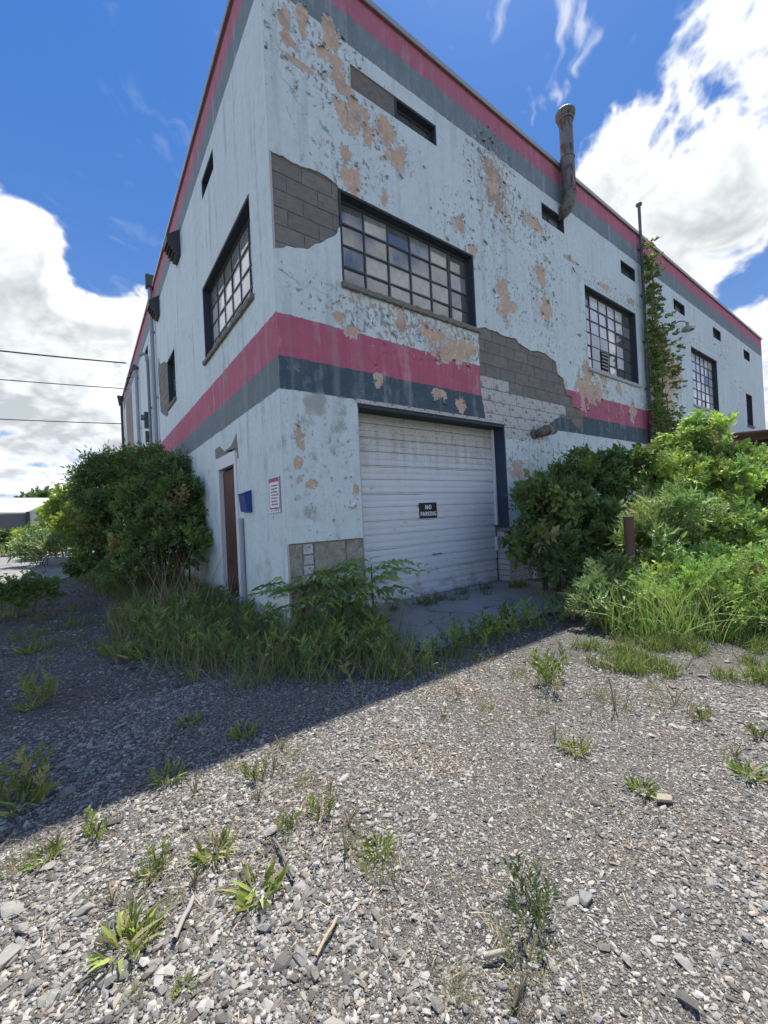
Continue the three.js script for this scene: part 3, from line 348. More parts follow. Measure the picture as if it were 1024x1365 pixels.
{
  const g = new THREE.Group(); g.name = 'garage_door'; building.add(g); g.position.set(1.03, 0.02, -0.262);
  const Wd = 2.93, n = 7, hh = 2.70 / n;
  const prof = []; const ribs = 4; for (let k = 0; k < ribs; k++) { const y = k * hh / ribs, d = hh / ribs; const big = k % 2 === 0; prof.push([0, y + 0.001], [big ? -0.02 : -0.006, y + 0.003], [big ? -0.02 : -0.006, y + (big ? 0.02 : 0.01)], [0, y + (big ? 0.026 : 0.014)], [0.003, y + d * 0.55], [0, y + d - 0.002]); }
  const s = new THREE.Shape([new THREE.Vector2(-0.03, 0), ...prof.map(([z, y]) => new THREE.Vector2(z, y)), new THREE.Vector2(-0.03, hh - 0.001)]);
  const geo = new THREE.ExtrudeGeometry(s, { depth: Wd, bevelEnabled: false, steps: 40 }); geo.rotateY(-Math.PI / 2);   // shape x -> z, extrusion -> -x
  geo.translate(Wd, 0, 0); 
  for (let k = 0; k < n; k++) part('door_panel', (() => { const q = geo.clone(), p = q.attributes.position, uv = q.attributes.uv; for (let i = 0; i < p.count; i++) { const X = p.getX(i), Y = p.getY(i) + k * hh; uv.setXY(i, X, Y); p.setZ(i, p.getZ(i) + 0.007 * fbm(X * 1.3 + 2, Y * 1.6, 3)); p.setY(i, p.getY(i) + 0.006 * fbm(X * 0.9, k * 3.1, 2)); } q.computeVertexNormals(); return q; })(), doorWhite, g, [0.015, k * hh, (k % 2) * 0.004 - (k === 1 ? 0.004 : 0)], [(k === 0 ? -0.012 : 0), 0, 0]);
  part('door_track', box(0.035, 1.75, 0.05, 2.955, 1.85, 0.03), M.white, g, [0, 0, 0], [0, 0, 0.004]); part('door_track', box(0.03, 0.24, 0.05, 2.955, 0.52, 0.03), M.white, g, [0, 0, 0], [0, 0, 0.05]);
  part('door_handle', mergeGeometries([box(0.16, 0.018, 0.018, 1.5, 0.62, 0.04), box(0.018, 0.018, 0.05, 1.43, 0.62, 0.018), box(0.018, 0.018, 0.05, 1.57, 0.62, 0.018)]), M.galv, g);
  part('header', box(3.0, 0.06, 0.25, 1.5, 2.685, 0.13), M.reveal, g);
  part('jamb', box(0.02, 1.72, 0.255, 2.986, 1.80, 0.132), std([0.022, 0.045, 0.085], 0.5), g);
  part('jamb', box(0.02, 2.6, 0.24, 0.012, 1.36, 0.13), M.edge, g);
  const rb = rng(31); for (let k = 0; k < 9; k++) part('brick', rbox(0.03, 0.084, 0.24, 0.004), pick(brickWhite, rb), g, [2.985, 0.06 + k * 0.0955, 0.128]);
}
// the worn concrete lintel over the garage
{ const g = new THREE.BoxGeometry(3.1, 0.05, 0.06, 60, 1, 2), p = g.attributes.position; for (let i = 0; i < p.count; i++) { if (p.getZ(i) > 0) p.setZ(i, p.getZ(i) + 0.012 * fbm(p.getX(i) * 7, 1, 3)); p.setY(i, p.getY(i) + 0.008 * fbm(p.getX(i) * 6, 7, 3)); } g.computeVertexNormals(); uvMetres(g); part('lintel', g, flakedMats[0], front, [2.55, 2.75, -0.015]); }
// pedestrian doorway on the side wall
{
  const g = new THREE.Group(); g.name = 'entry_door'; side.add(g); g.position.set(2.80, 0, 0); g.rotation.y = Math.PI; const fm = std([0.64, 0.66, 0.67], 0.6);
  part('door_frame', mergeGeometries([box(0.12, 2.14, 0.10, 0.062, 1.07, -0.035), box(0.11, 2.14, 0.10, 1.022, 1.07, -0.035), box(1.078, 0.185, 0.11, 0.54, 2.235, -0.035)]), fm, g);
  part('door_leaf', rbox(0.85, 2.1, 0.04, 0.004), std([0.065, 0.019, 0.014], 0.6), g, [0.545, 1.06, -0.075]);
  part('threshold', box(1.07, 0.08, 0.3, 0.54, 0.05, -0.05), M.edge, g);
  part('door_handle', new THREE.SphereGeometry(0.028, 10, 8), M.galv, g, [0.88, 1.0, -0.045]);
}
part('patched_plaster', (() => { const g = slab(ragged([[1.62, 2.35], [2.86, 2.35], [2.86, 2.52], [2.6, 2.53], [2.3, 2.40], [1.9, 2.44], [1.66, 2.56], [1.60, 2.2], [1.68, 2.2]], 0.02), [], 0.012); return g; })(), std([0.2, 0.2, 0.17], 0.95), side, [0, 0, -0.008]);
// rusty canopy low on the far end of the front wall
{ const g = new THREE.Group(); g.name = 'canopy'; building.add(g); g.position.set(16.6, 3.35, 0);
  const fas = new THREE.BoxGeometry(6.4, 0.28, 0.05, 40, 2, 1), p = fas.attributes.position; for (let i = 0; i < p.count; i++) p.setY(i, p.getY(i) + 0.05 * fbm(p.getX(i) * 0.9, 3, 3)); fas.computeVertexNormals();
  part('fascia', fas, std([0.16, 0.07, 0.055], 0.85), g, [3.2, 0.0, 1.5], [0, 0, -0.03]);
  part('canopy_roof', box(6.4, 0.05, 1.5, 3.2, 0.2, 0.76), std([0.2, 0.09, 0.075], 0.85), g, [0, 0, 0], [0.06, 0, -0.03]);
  for (let k = 0; k < 4; k++) part('bracket', box(0.06, 0.12, 1.45, 0.4 + k * 1.85, 0.02, 0.74), M.rust, g); }

// ------------------------------------------------------------------ things on and around the building
function textPlate(w, h, px, draw) { const c = document.createElement('canvas'); c.width = px; c.height = Math.round(px * h / w); const x = c.getContext('2d'); draw(x, c.width, c.height); const t = new THREE.CanvasTexture(c); t.colorSpace = THREE.SRGBColorSpace; t.magFilter = THREE.LinearFilter; return t; }
{ // NO PARKING plate on the garage door
  const g = thing('parking_sign', 'small black NO PARKING sign with white letters on the white garage door', 'sign'); g.position.set(2.395, 1.315, -0.25);
  part('plate', rbox(0.36, 0.235, 0.008, 0.003), std([0.012, 0.014, 0.022], 0.45), g);
  part('lettering', new THREE.PlaneGeometry(0.352, 0.227), std([1, 1, 1], 0.5, { map: textPlate(0.36, 0.235, 512, (x, W, H) => { x.fillStyle = '#10131b'; x.fillRect(0, 0, W, H); x.fillStyle = '#e9e9ee'; x.textAlign = 'center'; x.textBaseline = 'middle'; x.font = 'bold ' + H * 0.40 + 'px sans-serif'; x.fillText('NO', W / 2, H * 0.29); x.save(); x.translate(W / 2, H * 0.73); x.scale(0.82, 1); x.fillText('PARKING', 0, 0); x.restore(); }) }), g, [0, 0, 0.0065]);
  for (const sx of [-1, 1]) part('screw', new THREE.CylinderGeometry(0.006, 0.006, 0.006, 8), M.galv, g, [sx * 0.16, 0.1, 0.008], [Math.PI / 2, 0, 0]);
}
{ // notice by the corner
  const g = thing('notice_sign', 'white paper-sized notice with red border and black lines on the side wall', 'sign'); g.position.set(-0.012, 1.575, -0.275); g.rotation.y = -Math.PI / 2; g.rotation.z = 0;
  part('plate', rbox(0.34, 0.42, 0.006, 0.002), std([0.55, 0.5, 0.52], 0.6), g);
  part('print', new THREE.PlaneGeometry(0.336, 0.416), std([1, 1, 1], 0.6, { map: textPlate(0.34, 0.42, 256, (x, W, H) => { x.fillStyle = '#e4e3ea'; x.fillRect(0, 0, W, H); x.strokeStyle = '#9a4a66'; x.lineWidth = W * 0.05; x.strokeRect(W * 0.05, H * 0.04, W * 0.9, H * 0.84); x.fillStyle = '#a8405c'; x.fillRect(W * 0.08, H * 0.05, W * 0.84, H * 0.09);
    const r = rng(4); x.fillStyle = '#3c3d4a'; for (let k = 0; k < 7; k++) { let a = W * (0.16 + r() * 0.08); const y = H * (0.22 + k * 0.088); while (a < W * 0.8) { const w = W * (0.03 + r() * 0.07); x.fillRect(a, y + (r() - 0.5) * 3, w, H * 0.042); a += w + W * 0.02; } } for (let k = 0; k < 14; k++) x.fillRect(W * (0.12 + r() * 0.7), H * (0.89 + r() * 0.06), W * 0.05, H * 0.03); }) }), g, [0, 0, 0.005]);
}
{ // blue mailbox
  const g = thing('mailbox', 'small dark blue metal mailbox mounted beside the open doorway', 'mailbox'); g.position.set(0, 1.4, -1.24); g.rotation.y = -Math.PI / 2; g.scale.set(0.72, 1, 0.75); const b = std([0.012, 0.05, 0.21], 0.4);
  const s = new THREE.Shape(V2([[0, 0], [0.10, 0.02], [0.13, 0.24], [0.0, 0.28]])); const e = new THREE.ExtrudeGeometry(s, { depth: 0.34, bevelEnabled: true, bevelSize: 0.004, bevelThickness: 0.004, bevelSegments: 1 }); e.rotateY(-Math.PI / 2).translate(0.17, 0, 0.006); part('body', e, b, g);
  part('lid', rbox(0.36, 0.012, 0.17, 0.003), std([0.014, 0.045, 0.17], 0.4), g, [0, 0.272, 0.075], [0.28, 0, 0]); part('hinge', new THREE.CylinderGeometry(0.006, 0.006, 0.33, 8), b, g, [0, 0.287, 0.012], [0, 0, Math.PI / 2]);
}
{ const g = thing('door_conduit', 'grey conduit pipe rising low beside the doorway frame', 'pipe'); g.position.set(-0.035, 0, -1.53); const m = std([0.32, 0.36, 0.40], 0.6); part('pipe', new THREE.CylinderGeometry(0.035, 0.035, 1.3, 12).translate(0, 0.65, 0), m, g); part('cap', new THREE.CylinderGeometry(0.04, 0.045, 0.07, 12), m, g, [0, 1.29, 0]); }
{ // exhaust stack
  const g = thing('exhaust_stack', 'rusty grey metal exhaust stack with elbow and flared cap above the parapet', 'exhaust pipe'); g.position.set(6.24, 0, -0.06);
  const t = dataTex(128, 256, (i, j) => { const n = fbm(i / 20, j / 40, 5), s = fbm(i / 8, j / 70, 3); return mix3([0.17, 0.17, 0.165], [0.10, 0.055, 0.035], sstep(0.0, 0.4, n + 0.5 * s)).map(v => toS(clamp(v * (1 + 0.2 * s)))); }, true); const m = std([1, 1, 1], 0.7, { map: t, metalness: 0.25 });
  part('elbow', tube([[0, 7.28, 0.0], [0, 7.28, 0.1], [0, 7.34, 0.19], [0, 7.48, 0.235], [0, 7.6, 0.24]], 0.13, 20, 16), m, g);
  part('flue', new THREE.CylinderGeometry(0.126, 0.132, 1.5, 18), m, g, [0, 8.33, 0.24]);
  for (const y of [7.45, 7.55, 7.62, 8.25]) part('band', new THREE.TorusGeometry(0.132, 0.010, 6, 20), m, g, [0, y, y < 7.5 ? 0.226 : 0.24], [Math.PI / 2 - (y < 7.5 ? 0.35 : 0), 0, 0]);
  part('cap', new THREE.LatheGeometry(V2([[0.125, 0], [0.185, 0.05], [0.19, 0.12], [0.15, 0.17], [0.06, 0.19], [0, 0.19]]), 18), m, g, [0, 9.05, 0.24]); part('collar', new THREE.CylinderGeometry(0.15, 0.15, 0.05, 18), m, g, [0, 9.03, 0.24]);
}
{ // vine pipe on the front wall
  const g = thing('wall_conduit', 'tall thin grey pipe rising above the roof beside the climbing vine', 'pipe'); const m = std([0.10, 0.115, 0.125], 0.6), mp = std([0.25, 0.045, 0.075], 0.7); g.position.set(9.95, 0, 0.06);
  part('pipe', new THREE.CylinderGeometry(0.036, 0.036, 5.25, 12).translate(0, 6.3, 0), m, g); part('pipe', new THREE.CylinderGeometry(0.038, 0.038, 0.48, 12).translate(0, 3.4, 0), mp, g); part('pipe', new THREE.CylinderGeometry(0.036, 0.036, 3.2, 12).translate(0, 1.56, 0), m, g); part('cap', new THREE.SphereGeometry(0.075, 12, 8).scale(1, 0.8, 1), m, g, [0, 8.95, 0]);
  for (const y of [4.2, 5.4, 6.6, 7.8]) part('clamp', box(0.18, 0.03, 0.03), m, g, [0, y, -0.04]);
}
{ // gooseneck lamp
  const g = thing('gooseneck_lamp', 'unlit gooseneck barn lamp with round metal shade on the front wall', 'lamp'); g.position.set(11.1, 5.78, 0.02); g.scale.setScalar(0.52); const m = std([0.14, 0.14, 0.135], 0.55, { metalness: 0.3 });
  part('mount', new THREE.CylinderGeometry(0.09, 0.09, 0.04, 14), m, g, [0, 0, 0], [Math.PI / 2, 0, 0]); part('arm', tube([[0, 0, 0], [0.02, 0.08, 0.2], [0.1, 0.45, 0.45], [0.3, 0.62, 0.75], [0.5, 0.58, 0.92], [0.58, 0.5, 0.98]], 0.026, 26, 8), m, g);
  part('shade', new THREE.LatheGeometry(V2([[0.0, 0.34], [0.07, 0.34], [0.08, 0.2], [0.12, 0.16], [0.27, 0.06], [0.28, -0.08], [0.255, -0.08], [0.24, 0.04], [0.09, 0.13], [0.0, 0.14]]), 24), std([0.36, 0.36, 0.34], 0.5, { metalness: 0.3 }), g, [0.6, 0.2, 1.0]); part('glass_globe', new THREE.SphereGeometry(0.12, 14, 10), std([0.5, 0.5, 0.48], 0.25), g, [0.6, 0.2, 1.0]);
}
{ // old floodlight by the garage
  const g = thing('wall_floodlight', 'rusty barrel floodlight fixture beside the garage opening', 'lamp'); g.position.set(4.86, 2.62, 0.02); g.scale.setScalar(0.8); const m = std([0.13, 0.105, 0.085], 0.8);
  part('mount_plate', new THREE.CylinderGeometry(0.11, 0.11, 0.035, 14), m, g, [0, 0, 0], [Math.PI / 2, 0, 0]); part('barrel', new THREE.LatheGeometry(V2([[0, 0], [0.08, 0.0], [0.10, 0.04], [0.105, 0.22], [0.13, 0.28], [0.125, 0.30], [0, 0.27]]), 18), m, g, [0.02, 0.0, 0.1], [0.25, 0, -1.25]); part('hood', new THREE.CylinderGeometry(0.17, 0.12, 0.24, 16, 1, true, 0, Math.PI * 1.25), std([0.19, 0.16, 0.14], 0.8, { side: THREE.DoubleSide }), g, [0.36, 0.12, 0.17], [0.25, 0.3, -1.25]); part('bracket', box(0.05, 0.05, 0.12), m, g, [0.02, 0.0, 0.06]);
  part('glass_lens', new THREE.CylinderGeometry(0.115, 0.115, 0.012, 16), std([0.35, 0.37, 0.4], 0.15), g, [0.315, 0.10, 0.175], [0.25, 0, -1.25]);
}
// side wall: louvred vent hoods, downpipe, conduits
function ventHood(d, label) { const g = thing('vent_hood', label, 'vent', 'louvred vent hoods high on the side wall'); g.position.set(0, 7.25, -d); g.rotation.y = -Math.PI / 2; g.scale.setScalar(0.66); const m = std([0.05, 0.055, 0.06], 0.6, { metalness: 0.2 });
  const s = new THREE.Shape(V2([[0, -0.42], [0.12, -0.42], [0.38, -0.05], [0.38, 0.12], [0, 0.42]])); const e = new THREE.ExtrudeGeometry(s, { depth: 0.62, bevelEnabled: true, bevelSize: 0.005, bevelThickness: 0.005, bevelSegments: 1 }).rotateY(-Math.PI / 2).translate(0.31, 0, 0); part('hood', e, m, g); part('flange', box(0.74, 0.92, 0.02), std([0.10, 0.11, 0.12], 0.6), g, [0, 0, 0.008]);
  for (let k = 0; k < 4; k++) part('louvre', box(0.56, 0.012, 0.09), std([0.08, 0.05, 0.045], 0.7), g, [0, -0.36 + k * 0.085, 0.2 + k * 0.055], [0.6, 0, 0]); return g; }
ventHood(5.15, 'dark metal vent hood on the side wall between the large window and the tall downpipe'); ventHood(8.15, 'dark metal vent hood on the side wall close against the tall downpipe');
function wallPipe(name, label, d, y1, r, m, o = {}) { const g = thing(name, label, 'pipe', o.group); g.position.set(-0.03 - r, 0, -d); part('pipe', new THREE.CylinderGeometry(r, r, y1 - 3.64, 10).translate(0, (y1 + 3.64) / 2, 0), m, g); part('pipe', new THREE.CylinderGeometry(r, r, 0.49, 10).translate(0, 3.39, 0), o.pink ? std([0.25, 0.04, 0.075], 0.7) : m, g); part('pipe', new THREE.CylinderGeometry(r, r, 3.15, 10).translate(0, 1.57, 0), m, g);
  for (let y = 1.2; y < Math.min(y1, 8); y += 1.9) part('clamp', box(0.05 + r, 0.04, r * 2.6), m, g, [0.02, y, 0]); return g; }
const pipeMat = std([0.30, 0.35, 0.385], 0.6);
{ const g = wallPipe('downpipe', 'tall pale blue downpipe on the side wall topping out above the parapet', 8.95, 8.35, 0.055, pipeMat, { pink: true }); part('outlet', box(0.2, 0.36, 0.2), std([0.07, 0.065, 0.06], 0.8), g, [0, 8.35, 0]); }
{ const g = wallPipe('service_conduit', 'grey conduit with hooked top on the side wall next to the downpipe', 10.2, 6.5, 0.045, std([0.17, 0.20, 0.225], 0.6), { pink: true }); part('hook', tube([[0, 6.48, 0], [-0.02, 6.62, 0], [-0.1, 6.68, 0], [-0.2, 6.6, 0]], 0.045, 12, 8), pipeMat, g); }
{ const g = wallPipe('service_mast', 'pale service mast with weatherhead and dangling wires on the side wall', 13.4, 7.25, 0.06, pipeMat); part('weatherhead', new THREE.SphereGeometry(0.14, 12, 8).scale(1, 0.8, 1), std([0.09, 0.09, 0.09], 0.6), g, [-0.05, 7.28, 0]);
  const wm = std([0.02, 0.02, 0.022], 0.7); for (const [a, b] of [[0.6, 0.35], [1.2, 0.55], [1.9, 0.6]]) part('drip_wire', tube([[-0.1, 7.22, 0], [-0.3, 7.22 - b, -a * 0.4], [-0.2, 7.2 - b * 0.4, -a], [-0.08, 7.15, -a * 1.3]], 0.016, 18, 5), wm, g); }
{ const g = thing('electric_meter', 'small dark electric meter boxes on the side wall by the grey conduit', 'meter'); g.position.set(-0.02, 4.55, -10.9); const m = std([0.06, 0.06, 0.06], 0.6); part('box', rbox(0.16, 0.5, 0.26, 0.01), m, g, [-0.06, 0.2, 0]); part('box', rbox(0.14, 0.35, 0.2, 0.01), m, g, [-0.06, -0.35, 0.05]); part('dial', new THREE.CylinderGeometry(0.09, 0.09, 0.12, 14), M.galv, g, [-0.18, 0.28, 0], [0, 0, Math.PI / 2]); }
{ const g = thing('corner_downspout', 'dark downspout at the far end of the long side wall', 'pipe'); g.position.set(-0.09, 0, -LEN_L + 0.2); part('pipe', rbox(0.12, 7.9, 0.14, 0.02), std([0.05, 0.052, 0.055], 0.6), g, [0, 4.0, 0]); part('hopper', new THREE.CylinderGeometry(0.2, 0.1, 0.5, 4), std([0.05, 0.05, 0.052], 0.6), g, [-0.04, 7.9, 0], [0, Math.PI / 4, 0]); part('strap', box(0.2, 0.04, 0.2), M.galv, g, [0.02, 5, 0]); }
// overhead lines to a pole down the street
{ const pole = new THREE.Vector3(-34, 0, -20), wm = std([0.03, 0.032, 0.036], 0.7);
  const g = thing('utility_pole', 'wooden utility pole with crossarm carrying the overhead service cables', 'utility pole'); g.position.copy(pole); const wood = std([0.13, 0.10, 0.075], 0.9); part('post', new THREE.CylinderGeometry(0.12, 0.17, 11, 12).translate(0, 5.5, 0), wood, g); part('crossarm', rbox(0.12, 0.14, 2.4, 0.02), wood, g, [0, 10.3, 0]); for (const z of [-1, -0.4, 0.4, 1]) part('insulator', new THREE.CylinderGeometry(0.05, 0.06, 0.14, 8), std([0.3, 0.3, 0.32], 0.3), g, [0, 10.44, z]);
  const cable = (name, label, a, b, sag, r) => { const p = []; for (let i = 0; i <= 20; i++) { const t = i / 20, v = a.clone().lerp(b, t); v.y -= sag * 4 * t * (1 - t); p.push(v); } tag(topMesh(name, tube(p, r, 60, 5), wm), label, 'cable'); };
  cable('service_cable', 'thick twisted overhead cable ending at the service mast weatherhead', onSide(168, 484, -0.15), new THREE.Vector3(-34, 10.2, -19), 0.9, 0.03);
  cable('service_cable', 'thin overhead cable meeting the side wall below the weatherhead', onSide(165, 518, -0.1), new THREE.Vector3(-34, 8.8, -20), 0.7, 0.022);
  cable('service_cable', 'lowest overhead cable meeting the far end of the side wall', onSide(165, 565, -0.1), new THREE.Vector3(-34, 6.6, -20), 0.5, 0.022);
  for (let k = 0; k < 3; k++) { const a = new THREE.Vector3(-90, 8.2 + k * 0.9, -110), b = new THREE.Vector3(40, 9.0 + k * 0.9, -118); cable('distant_power_line', ['lowest faint power line strung far behind the white shed', 'middle faint power line strung far behind the white shed', 'topmost faint power line strung far behind the white shed'][k], a, b, 1.6, 0.03); } }
{ // shed far down the yard
  const g = thing('metal_shed', 'low metal shed with pale roof, dark side wall and white gable', 'shed'); const p = atDist(38, 700, 46); g.position.set(p.x, 0, p.z); g.rotation.y = 0.30;
  const wl = 5.2, ln = 16, h = 3.0, rh = 4.4; const s = new THREE.Shape(V2([[-wl / 2, -0.1], [wl / 2, -0.1], [wl / 2, h], [0, rh], [-wl / 2, h]]));
  part('gable_wall', new THREE.ExtrudeGeometry(s, { depth: 0.15, bevelEnabled: false }), std([0.52, 0.53, 0.56], 0.7), g, [wl / 2 - 0.02, 0, 0]);
  part('side_wall', box(ln, h + 0.1, 0.15), std([0.11, 0.125, 0.14], 0.7), g, [-ln / 2, h / 2 - 0.05, -0.1]); part('side_wall', box(0.15, h + 0.1, ln), std([0.11, 0.125, 0.14], 0.7), g, [0.1, h / 2 - 0.05, -ln / 2 - 0.1]);
  part('corner_trim', box(0.2, h, 0.2), std([0.04, 0.045, 0.05], 0.6), g, [-0.02, h / 2, 0.12]);
  part('roof', (() => { const q = new THREE.BoxGeometry(ln + wl, 0.12, 3.6); return q; })(), std([0.44, 0.43, 0.42], 0.5), g, [-ln / 2 + wl / 2, (h + rh) / 2 - 0.1, -1.6], [0.42, 0, 0]);
  part('window', box(1.1, 0.8, 0.1), M.dark, g, [wl / 2 + 1.2, 1.9, 0.2]); }
{ // rusty post among the shrubs
  const p = atDist(838, 690, 5.6), g = thing('steel_post', 'rusty steel post with two thin rails among the shrubs', 'post'); g.position.set(p.x, 0, p.z); part('post', new THREE.CylinderGeometry(0.055, 0.055, p.y, 12).translate(0, p.y / 2, 0), M.rust, g); part('cap', new THREE.CylinderGeometry(0.062, 0.058, 0.03, 12), M.rust, g, [0, p.y, 0]); for (const y of [0.06, 0.2]) part('rail', new THREE.CylinderGeometry(0.014, 0.014, 1.6, 6), M.rust, g, [0.78, p.y - y - 0.02, 0.0], [0, 0, Math.PI / 2 - 0.06]); }

// ------------------------------------------------------------------ vegetation
const leafMat = (rough = 0.8, tr = 0.42) => new THREE.MeshPhysicalMaterial({ color: lin(1, 1, 1), roughness: rough, transmission: tr, thickness: 0, side: THREE.DoubleSide, ior: 1.4 });
const LEAF = leafMat(), BLADE = leafMat(0.82, 0.35), DRY = new THREE.MeshStandardMaterial({ color: lin(1, 1, 1), roughness: 0.9, side: THREE.DoubleSide });
function geoFrom(verts, idx) { const g = new THREE.BufferGeometry(); g.setAttribute('position', new THREE.Float32BufferAttribute(verts.flat(), 3)); g.setIndex(idx); g.computeVertexNormals(); g.setAttribute('uv', new THREE.Float32BufferAttribute(verts.flatMap(v => [v[0], v[1]]), 2)); return g; }
// one leaf: unit length along +y, folded on its midrib, drooping tip
function leafGeo(w, fold = 0.12, droop = 0.15) { const v = [[0, 0, 0], [-w, 0.38, fold], [0, 0.4, 0.02], [w, 0.38, fold], [-w * 0.55, 0.75, fold * 0.6 - droop * 0.5], [0, 0.76, -droop * 0.4], [w * 0.55, 0.75, fold * 0.6 - droop * 0.5], [0, 1, -droop]]; return geoFrom(v, [0, 2, 1, 0, 3, 2, 1, 2, 5, 1, 5, 4, 2, 3, 6, 2, 6, 5, 4, 5, 7, 5, 6, 7]); }
// a twig of leaves: unit length along +y
function sprayGeo(n, leafL, w, r, opts = {}) {
  const gs = [], o = new THREE.Object3D(), one = leafGeo(w, opts.fold ?? 0.12, opts.droop ?? 0.2);
  for (let i = 0; i < n; i++) { const t = opts.pinnate ? 0.22 + 0.78 * Math.floor(i / 2) / Math.max(1, Math.floor((n - 1) / 2)) : 0.12 + 0.88 * (i + r() * 0.5) / n, s = i % 2 ? 1 : -1, bend = -(opts.arch ?? 0.25) * t * t;
    const L = leafL * (0.7 + 0.5 * r()) * (opts.pinnate ? (1 - 0.45 * Math.abs(t - 0.45)) : 1); o.position.set(0, t, bend); o.rotation.set(0, 0, 0); const last = opts.pinnate && i === n - 1;
    o.rotation.set(-0.2 + (r() - 0.5) * 0.7, (opts.pinnate ? 0 : r() * 6.28), last ? 0 : -s * ((opts.pinnate ? 1.05 : 0.75) + (r() - 0.5) * 0.5), 'YXZ'); o.scale.setScalar(L); o.updateMatrix(); gs.push(one.clone().applyMatrix4(o.matrix)); }
  const st = []; for (let k = 0; k <= 4; k++) { const t = k / 4; st.push([-0.008, t, -(opts.arch ?? 0.25) * t * t], [0.008, t, -(opts.arch ?? 0.25) * t * t + 0.006]); } const idx = []; for (let k = 0; k < 4; k++) idx.push(k * 2, k * 2 + 1, k * 2 + 2, k * 2 + 1, k * 2 + 3, k * 2 + 2); gs.push(geoFrom(st, idx));
  return mergeGeometries(gs);
}
function bladeGeo(w = 0.02, bend = 0.45) { const v = []; for (let k = 0; k <= 3; k++) { const t = k / 3, ww = w * (1 - t * t * 0.8) * 0.5; v.push([-ww, t * (1 - bend * 0.3 * t), bend * t * t], [ww, t * (1 - bend * 0.3 * t), bend * t * t]); } v.push([0, 1.12 * (1 - bend * 0.36), bend * 1.25]); return geoFrom(v, [0, 1, 2, 1, 3, 2, 2, 3, 4, 3, 5, 4, 4, 5, 6, 5, 7, 6, 6, 7, 8]); }
const vr = rng(2024);
const SPRAYS = { ovate: sprayGeo(11, 0.42, 0.30, vr, { arch: 0.3 }), broad: sprayGeo(8, 0.55, 0.36, vr, { arch: 0.25 }), pinnate: sprayGeo(13, 0.40, 0.15, vr, { pinnate: true, arch: 0.6, droop: 0.34 }), small: sprayGeo(15, 0.24, 0.30, vr, { arch: 0.25 }), lance: sprayGeo(12, 0.46, 0.13, vr, { arch: 0.2 }), frond: sprayGeo(15, 0.34, 0.2, vr, { pinnate: true, arch: 0.7, droop: 0.4 }), weed: sprayGeo(22, 0.22, 0.14, vr, { arch: 0.12 }) };
const BLADES = [bladeGeo(0.030, 0.35), bladeGeo(0.024, 0.75), bladeGeo(0.034, 0.15)];
const _m = new THREE.Matrix4(), _q = new THREE.Quaternion(), _q2 = new THREE.Quaternion(), _s = new THREE.Vector3(), _p = new THREE.Vector3(), UPV = new THREE.Vector3(0, 1, 0), _c = new THREE.Color();
// items: {p, dir, size, spin, color}
function instances(name, geo, mat, items, parent) {
  const im = new THREE.InstancedMesh(geo, mat, items.length); im.name = name; im.castShadow = im.receiveShadow = true;
  items.forEach((it, i) => { _q.setFromUnitVectors(UPV, it.dir); _q2.setFromAxisAngle(UPV, it.spin); _q.multiply(_q2); _m.compose(it.p, _q, Array.isArray(it.size) ? _s.set(...it.size) : _s.setScalar(it.size)); im.setMatrixAt(i, _m); im.setColorAt(i, _c.setRGB(...it.color)); });
  im.userData.kind = 'stuff'; parent.add(im); return im;
}
const vary = (c, r, a = 0.3) => { const k = 1 + (r() - 0.5) * 2 * a, y = (r() - 0.5) * a * 0.6; return [c[0] * k * (1 + y), c[1] * k, c[2] * k * (1 - y)]; };
function randDir(r) { const z = r() * 2 - 1, a = r() * 6.2832, s = Math.sqrt(1 - z * z); return new THREE.Vector3(s * Math.cos(a), z, s * Math.sin(a)); }
